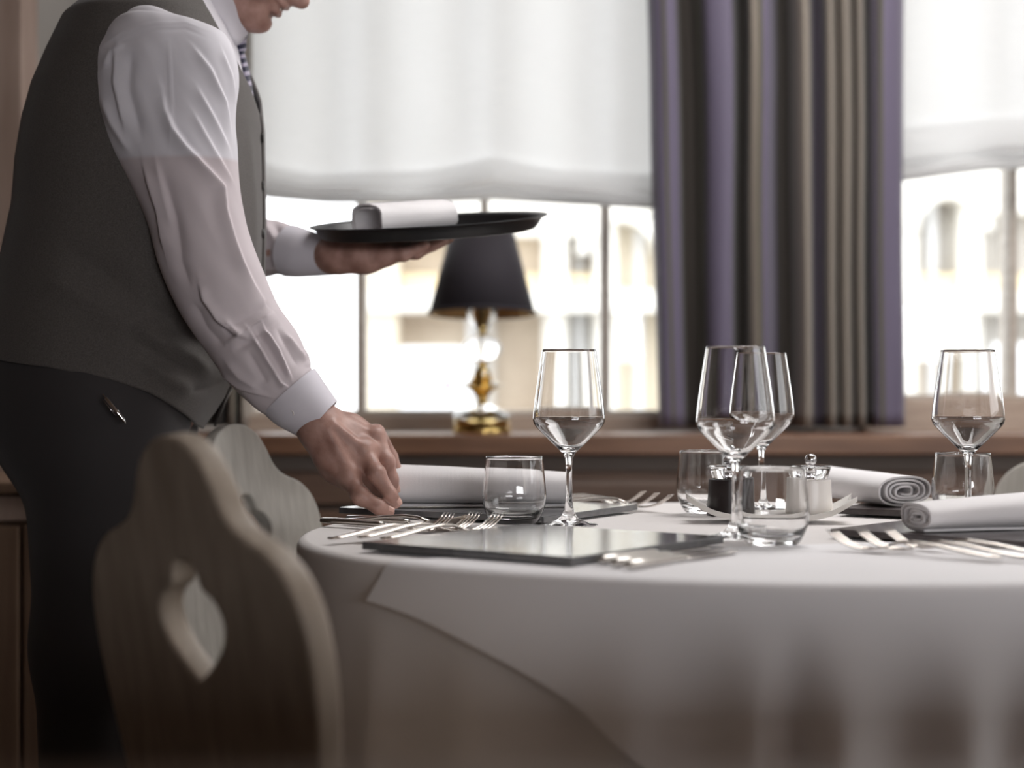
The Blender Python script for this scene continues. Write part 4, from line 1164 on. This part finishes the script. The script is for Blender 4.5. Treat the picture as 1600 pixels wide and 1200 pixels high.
def tube(cl, n=220, m=20, ydepth=.8):
    """cl: (px, py, Y, half width px, depth factor). Returns rings, v values"""
    c = catmull([(a, b, y * 1000, w, dpt) for a, b, y, w, dpt in cl], m)
    pts = [P(q_[0], q_[1], q_[2] / 1000) for q_ in c]
    rings, nor, vs_ = [], [], []
    L = [0]
    for a, b in zip(pts, pts[1:]): L.append(L[-1] + (b - a).length)
    for i, q_ in enumerate(c):
        t = (pts[min(i + 1, len(pts) - 1)] - pts[max(i - 1, 0)]).normalized()
        e1_ = t.cross(Vector((0, 1, 0))).normalized(); e2_ = e1_.cross(t).normalized()
        hw = q_[3] * (q_[2] / 1000) / FPX; hd = hw * q_[4]
        rings.append([pts[i] + e1_ * (hw * math.cos(2 * PI * k / n)) + e2_ * (hd * math.sin(2 * PI * k / n)) for k in range(n)])
        nor.append([(e1_ * (math.cos(2 * PI * k / n) / hw) + e2_ * (math.sin(2 * PI * k / n) / hd)).normalized() for k in range(n)])
        vs_.append(L[i] / L[-1])
    return rings, nor, vs_

SLV = [(262, 24, 2.345, 22, .6), (258, 34, 2.342, 66, .55), (256, 58, 2.338, 96, .55), (258, 110, 2.335, 113, .56), (264, 180, 2.330, 107, .60), (283, 250, 2.326, 90, .70), (304, 330, 2.325, 76, .80),
       (323, 400, 2.325, 74, .82), (347, 458, 2.325, 72, .82), (378, 512, 2.325, 66, .84), (411, 560, 2.323, 67, .82), (438, 597, 2.321, 56, .84), (462, 622, 2.32, 47, .85)]
CR1 = [([(252, 135), (258, 170), (270, 200), (290, 228), (318, 258), (348, 292), (352, 330), (364, 372), (378, 410), (396, 446), (412, 470)], 9, 9, -1),
       ([(300, 70), (330, 110), (352, 160), (362, 215)], 4, 6, -1), ([(305, 130), (335, 185), (362, 240)], 3.5, 6, -1), ([(300, 170), (335, 235), (368, 290)], 3.5, 6, -1), ([(345, 75), (362, 120), (368, 165)], 3, 5, -1),
       ([(152, 78), (190, 50), (240, 36), (290, 34), (335, 52)], .9, 2.5), ([(160, 86), (196, 62), (245, 47), (290, 45), (330, 62)], -.8, 3), ([(262, 62), (266, 130), (268, 190), (263, 245)], 1.2, 1.8),
       ([(160, 110), (172, 80), (195, 66)], 3, 6), ([(180, 70), (178, 130), (196, 210)], 4, 8, 1), ([(205, 75), (200, 140), (222, 225)], -4, 10), ([(158, 150), (176, 195), (205, 240)], 4, 7),
       ([(222, 250), (246, 330), (258, 400)], 5, 9, 1), ([(250, 255), (274, 340), (282, 410), (298, 455)], -5, 11), ([(240, 240), (255, 300), (268, 360)], 3, 7),
       ([(310, 440), (318, 468), (340, 500), (368, 522), (392, 530)], 7, 8, 1), ([(300, 470), (322, 512), (352, 545)], -5, 11),
       ([(352, 536), (390, 512), (430, 485)], 8, 5, -1), ([(346, 520), (384, 498), (424, 472)], -4, 7), ([(362, 552), (398, 528), (438, 500)], -4, 6), ([(352, 500), (368, 516), (378, 524)], 3, 4),
       ([(386, 510), (412, 552), (440, 598), (452, 606)], 6, 4.5, -1), ([(400, 512), (430, 560), (450, 596)], -4, 5), ([(408, 504), (436, 548), (456, 592)], 5.5, 4, -1), ([(430, 510), (452, 548), (466, 572)], -3, 6),
       ([(445, 520), (466, 548), (478, 566)], 5, 5), ([(470, 545), (480, 560), (484, 575)], 4, 5), ([(340, 582), (375, 606), (425, 622)], 3.5, 4, 1), ([(350, 560), (375, 590), (410, 612)], 4, 8), ([(385, 545), (405, 580), (418, 600)], -4, 8)]
def shirt_tube(cl, CR):
    rings, nor, vs_ = tube(cl)
    n = len(rings[0])
    A = np.array([list(p) for r in rings for p in r]); Nn = np.array([list(p) for r in nor for p in r])
    D = crease_amounts(A, CR) * np.where(Nn[:, 1] < .35, 1, .2)
    for i, p in enumerate(A):
        D[i] += .0020 * noise.noise((p[0] * 16, p[1] * 16, p[2] * 11)) + .0011 * noise.noise((p[0] * 42 + p[2] * 20, p[1] * 40, p[2] * 24 + 5))
    A = A + Nn * D[:, None]
    out = [[Vector(p) for p in A[i * n:(i + 1) * n]] for i in range(len(rings))]
    return out, [(k % n / n, (1.45 - p[2]) / .7) for k, p in enumerate(A)]
rings, uvs = shirt_tube(SLV, CR1)
V, F = loft(rings, cap0=True)
# second sleeve: upper arm behind the waistcoat, forearm to the tray
SLV2 = [(262, 30, 2.70, 22, .6), (258, 50, 2.705, 80, .6), (262, 120, 2.715, 96, .6), (285, 230, 2.74, 80, .75), (310, 320, 2.77, 70, .82), (345, 378, 2.785, 64, .85), (395, 387, 2.755, 50, .88), (430, 388, 2.73, 43, .88), (462, 395, 2.71, 36, .88)]
CR2 = [([(410, 345), (430, 375), (432, 420)], 5, 7), ([(425, 345), (446, 380), (446, 425)], -4, 7), ([(440, 352), (458, 388), (456, 428)], 3.5, 6), ([(405, 420), (430, 418), (455, 428)], 4, 6)]
r2, uv2 = shirt_tube(SLV2, CR2)
V2, F2 = loft(r2, cap0=True); k = len(V); V += V2; F += [tuple(k + i for i in f) for f in F2]; uvs += uv2
# shirt front between the waistcoat edges
rows = []
TY = [-45, -15, 0, 25, 50, 75, 100, 130, 160, 200]; TF = [331, 344, 350, 361, 371, 379, 385, 392, 398, 400]; TLb = [215, 185, 168, 140, 115, 102, 92, 80, 70, 56]; TD = [.06, .10, .125, .15, .17, .18, .19, .195, .2, .2]
for py in np.linspace(-45, 200, 24):
    f_, l_, d_ = interp(TY, TF, py) - 6, interp(TY, TLb, py) + 8, interp(TY, TD, py) * .97
    cx_, rx = (f_ + l_) / 2, (f_ - l_) / 2
    row = []
    for a in np.linspace(-1.2, 1.2, 30):
        row.append(P(cx_ + rx * math.copysign(abs(math.cos(a)) ** .87, math.cos(a)), py, YC) - Vector((0, d_ * math.copysign(abs(math.sin(a)) ** .87, math.sin(a)), 0)))
    rows.append(row)
V3, F3 = loft(rows, closed=False); k = len(V); V += V3; F += [tuple(k + i for i in f) for f in F3]; uvs += [(0, 0)] * len(V3)
shirt = obj('shirt', [Vector(v) - mb for v in V], F, M['shirt'], man, uv=uvs)
def cuff(cl, CR=()):
    rings, nor, vs_ = tube(cl, 96, 8)
    inner = [[p - n_ * .0025 for p, n_ in zip(r, nn_)] for r, nn_ in zip(rings, nor)]
    allr = rings + [[(a + b) / 2 + (rings[-1][0] - rings[-2][0]) * .12 for a, b in zip(rings[-1], inner[-1])]] + inner[::-1]
    V, F = loft(allr); return obj('cuff', [v - mb for v in V], F, M['cuff'], shirt, sharp=60)
cuff([(452, 611, 2.32, 53, .84), (464, 624, 2.32, 51.5, .85), (482, 640, 2.32, 46, .88), (501, 656.5, 2.32, 39.5, .95)])
cuff([(453, 392, 2.712, 41, .95), (470, 395, 2.70, 38.5, .95), (495, 398.5, 2.69, 33.5, 1.0), (522, 400.5, 2.68, 29.5, 1.02)])
for px, py in ((455, 645), (449, 628)):
    V, F = lathe([(0, .0012), (.0035, .0012), (.0046, .0018), (.005, .0008), (.005, 0), (0, 0)], 18)
    p = P(px, py, 2.30) + Vector((0, .0, 0)); R = Vector((-.45, -.8, -.4)).to_track_quat('Z', 'Y').to_matrix()
    obj('button', [R @ Vector(v) for v in V], F, M['button'], shirt, loc=P(px, py, 2.288) - mb)
# collar: stand and folded wing
rows = []
for j in range(13):
    t = j / 12; row = []
    for a in np.linspace(0, 2 * PI, 61)[:-1]:
        # stand rises from the shirt neck to the jaw, then turns down outside
        ctop = P(318, -28, YC); cbot = P(300, 22, YC)
        front = .5 + .5 * math.cos(a)
        if t < .4:
            q_ = t / .4; c = cbot.lerp(ctop, q_); r = .062 + .002 * q_
        else:
            q_ = (t - .4) / .6; c = ctop.lerp(cbot, q_ * .85); r = .067 + .012 * q_
        fr_ = math.exp(-((abs((a + PI) % (2 * PI) - PI) - .42) / .42) ** 2)
        lean = Vector((.004, 0, -.014)) * front
        p = c + Vector((r * math.cos(a), r * 1.0 * math.sin(a), 0)) + lean * (1.5 if t < .4 else 1.5)
        if t > .4: p += Vector((-.012, 0, -.040)) * fr_ * q_ ** 1.2
        row.append(p)
    rows.append(row)
V, F = loft(rows)
co = obj('collar', [Vector(v) - mb for v in V], F, M['cuff'], shirt)
co.modifiers.new('t', 'SOLIDIFY').thickness = .0016

# tie: knot and blade hanging over the shirt front
rows = []; uvt = []
def tie_c(s):
    xs = [0, .12, .25, .5, 1]; return P(interp(xs, [364, 373, 377, 385, 398], s), interp(xs, [42, 62, 80, 116, 205], s), YC)
for i in range(41):
    s = i / 40; c = tie_c(s)
    w = interp([0, .10, .22, .27, .32, 1], [.013, .019, .013, .012, .014, .030], s); h = interp([0, .1, .22, .27, .32, 1], [.008, .012, .009, .004, .005, .005], s)
    row = []
    tn = (tie_c(min(1, s + .02)) - tie_c(max(0, s - .02))).normalized(); n_ = Vector((0, 1, 0)).cross(tn); n_ = -n_ if n_.x < 0 else n_
    for k in range(20):
        a = 2 * PI * k / 20
        row.append(c + Vector((0, 1, 0)) * (w * math.copysign(abs(math.cos(a)) ** .7, math.cos(a))) + n_ * (h * math.sin(a)))
        uvt.append((s * 11 + .30 * math.cos(a) * (w / .02) + (.35 if s > .255 else 0), 0))
    rows.append(row)
V, F = loft(rows, cap0=True, cap1=True)
obj('tie', [Vector(v) - mb for v in V], F, M['tie'], man, uv=uvt)

# waistcoat
VY = [-40, -15, 0, 50, 100, 150, 200, 260, 330, 400, 450, 500, 550, 600, 660, 700]
VL = [226, 190, 168, 115, 92, 70, 56, 44, 38, 22, 8, -6, -13, -12, -4, 4]
VF = [331, 344, 350, 372, 386, 400, 406, 407, 407, 407, 406, 399, 382, 358, 330, 322]
VD = [.060, .105, .150, .195, .212, .22, .222, .222, .218, .212, .208, .205, .204, .204, .204, .204]
V0Y = [-40, 0, 40, 80, 125, 172, 180]; V0A = [1.35, .83, .66, .46, .22, .02, .0]
def hem(phi):
    a = abs(math.degrees(phi)); return interp([0, 5, 12, 20, 40, 60, 80, 100, 180], [612, 640, 668, 662, 638, 612, 592, 576, 545], a)
CRV = [([(205, 500), (245, 530), (300, 560), (330, 590)], 7, 14), ([(230, 470), (270, 505), (320, 545)], -6, 16), ([(220, 560), (260, 590), (300, 612)], 6, 12), ([(215, 535), (260, 562), (300, 585)], -5, 12),
       ([(240, 425), (262, 470), (290, 498)], 5, 8), ([(60, 430), (140, 470), (210, 520)], 4, 22), ([(90, 380), (170, 430), (230, 480)], -4, 22), ([(290, 612), (320, 606), (348, 590)], -4, 6), ([(385, 190), (392, 300), (396, 420)], 3, 8)]
rows = []; NP_, NV_ = 240, 190
for j in range(NV_ + 1):
    v = j / NV_; row = []
    py0 = -40 + (612 + 40) * v
    p0 = interp(V0Y, V0A, py0)
    for i in range(NP_ + 1):
        w = -1 + 2 * i / NP_
        phi = math.copysign(p0 + (PI - p0 - .0) * (1 - abs(w)) , w) if True else 0
        phi = math.copysign(p0 + (PI - p0) * abs(w), w) if w != 0 else p0
        py = -40 + (hem(phi) + 40) * v
        l_, f_, d_ = interp(VY, VL, py), interp(VY, VF, py), interp(VY, VD, py)
        cx_, rx = (l_ + f_) / 2, (f_ - l_) / 2
        c, s = math.cos(phi), math.sin(phi); e = 2 / 2.35
        p = P(cx_ + rx * math.copysign(abs(c) ** e, c), py, YC) - Vector((0, d_ * math.copysign(abs(s) ** e, s), 0))
        n_ = Vector((c / (rx * YC / FPX), -s / d_, 0)).normalized()
        row.append((p, n_, v))
    rows.append(row)
fl_ = [q_ for r in rows for q_ in r]
D = crease_amounts(np.array([list(q_[0]) for q_ in fl_]), CRV)
fl_ = [p + n_ * (D[i] * (1 if n_.y < .2 else .25) + .003 * noise.noise((p.x * 9, p.y * 9, p.z * 7)) * sstep(.1, .5, v)) for i, (p, n_, v) in enumerate(fl_)]
rows = [fl_[i * (NP_ + 1):(i + 1) * (NP_ + 1)] for i in range(NV_ + 1)]
# the strip runs from the front edge round the back to the other front edge
half_n = NP_ // 2
rows2 = []
for r in rows:
    near = r[half_n + 1:]; far = r[:half_n]          # w>0 near side (towards the camera), w<0 far side
    rows2.append(near + far[::1])
rows2 = [[*r] for r in rows2]
V, F = loft(rows2, closed=False)
vest = obj('waistcoat', [Vector(v) - mb for v in V], F, M['vest'], man)
so_ = vest.modifiers.new('t', 'SOLIDIFY'); so_.thickness = .0035; so_.offset = 1
for py in (215, 290, 365, 440, 515, 585):
    V, F = lathe([(0, .003), (.006, .003), (.0072, .002), (.0072, 0), (0, 0)], 18)
    p = P(interp(VY, VF, py) + 3, py, YC - .012)
    obj('button', [(v[2], v[0], v[1]) for v in V], F, M['dark_button'], vest, loc=p - mb)

# trousers
S = SDF((-1.0, 2.24, .04), (-.30, 2.83, 1.06), .006)
def TR(px, py, y): return P(px, py, y)
S.ell(TR(160, 590, YC), (.150, .190, .13), k=.04)
S.ell(TR(172, 540, YC), (.155, .185, .12), k=.04)
S.ell(TR(95, 640, 2.45), (.105, .10, .13), k=.05); S.ell(TR(95, 640, 2.61), (.105, .10, .13), k=.05)
for yy, kx, fx2 in ((2.435, 0, 0), (2.625, 70, 40)):
    S.cap(TR(165 + kx * .3, 640, yy), TR(152 + kx, 1010, yy), .118, .086, .04)
    S.cap(TR(152 + kx, 1010, yy), TR(150 + fx2, 1540, yy), .086, .070, .04)
V, F = S.mesh()
obj('trousers', [Vector(v) - mb for v in V], F, M['trousers'], man)
for yy, fx2 in ((2.435, 150), (2.625, 190)):
    S = SDF((P(fx2, 0, yy).x - .12, yy - .07, 0), (P(fx2, 0, yy).x + .26, yy + .07, .14), .004)
    x = P(fx2, 0, yy).x
    S.cap((x - .03, yy, .045), (x + .02, yy, .06), .042, .042, .02); S.cap((x, yy, .045), (x + .17, yy, .034), .042, .036, .02); S.ell((x + .1, yy, .0), (.16, .05, .02), k=.006)
    S.ell((x + .05, yy, -.03), (.4, .4, .03), k=.002, sub=True)
    V, F = S.mesh(); obj('shoe', [Vector(v) - mb for v in V], F, M['shoe'], man)

# ballpoint pen in the pocket
a, b = P(161, 616, 2.298), P(197, 662, 2.298); d_ = (b - a); L = d_.length
R = d_.to_track_quat('Z', 'Y').to_matrix()
pen = empty('pen', a, 'slim silver ballpoint pen clipped at the waiter\'s trouser pocket', 'pen')
V, F = lathe([(0, 0), (.0016, .0), (.0016, .006), (.0032, .0065), (.0034, .03), (.0036, .031), (.0034, .032), (.0030, .045), (.0012, L - .002), (0, L)], 16)
obj('barrel', [R @ Vector(v) for v in V], F, M['chrome'], pen)
V, F = bar([(0, 0, .0016, .0005), (.028, 0, .0013, .0005)], 8)
obj('clip', [R @ Vector((v[1], v[2] - .0045, v[0] + .006)) for v in V], F, M['chrome'], pen)
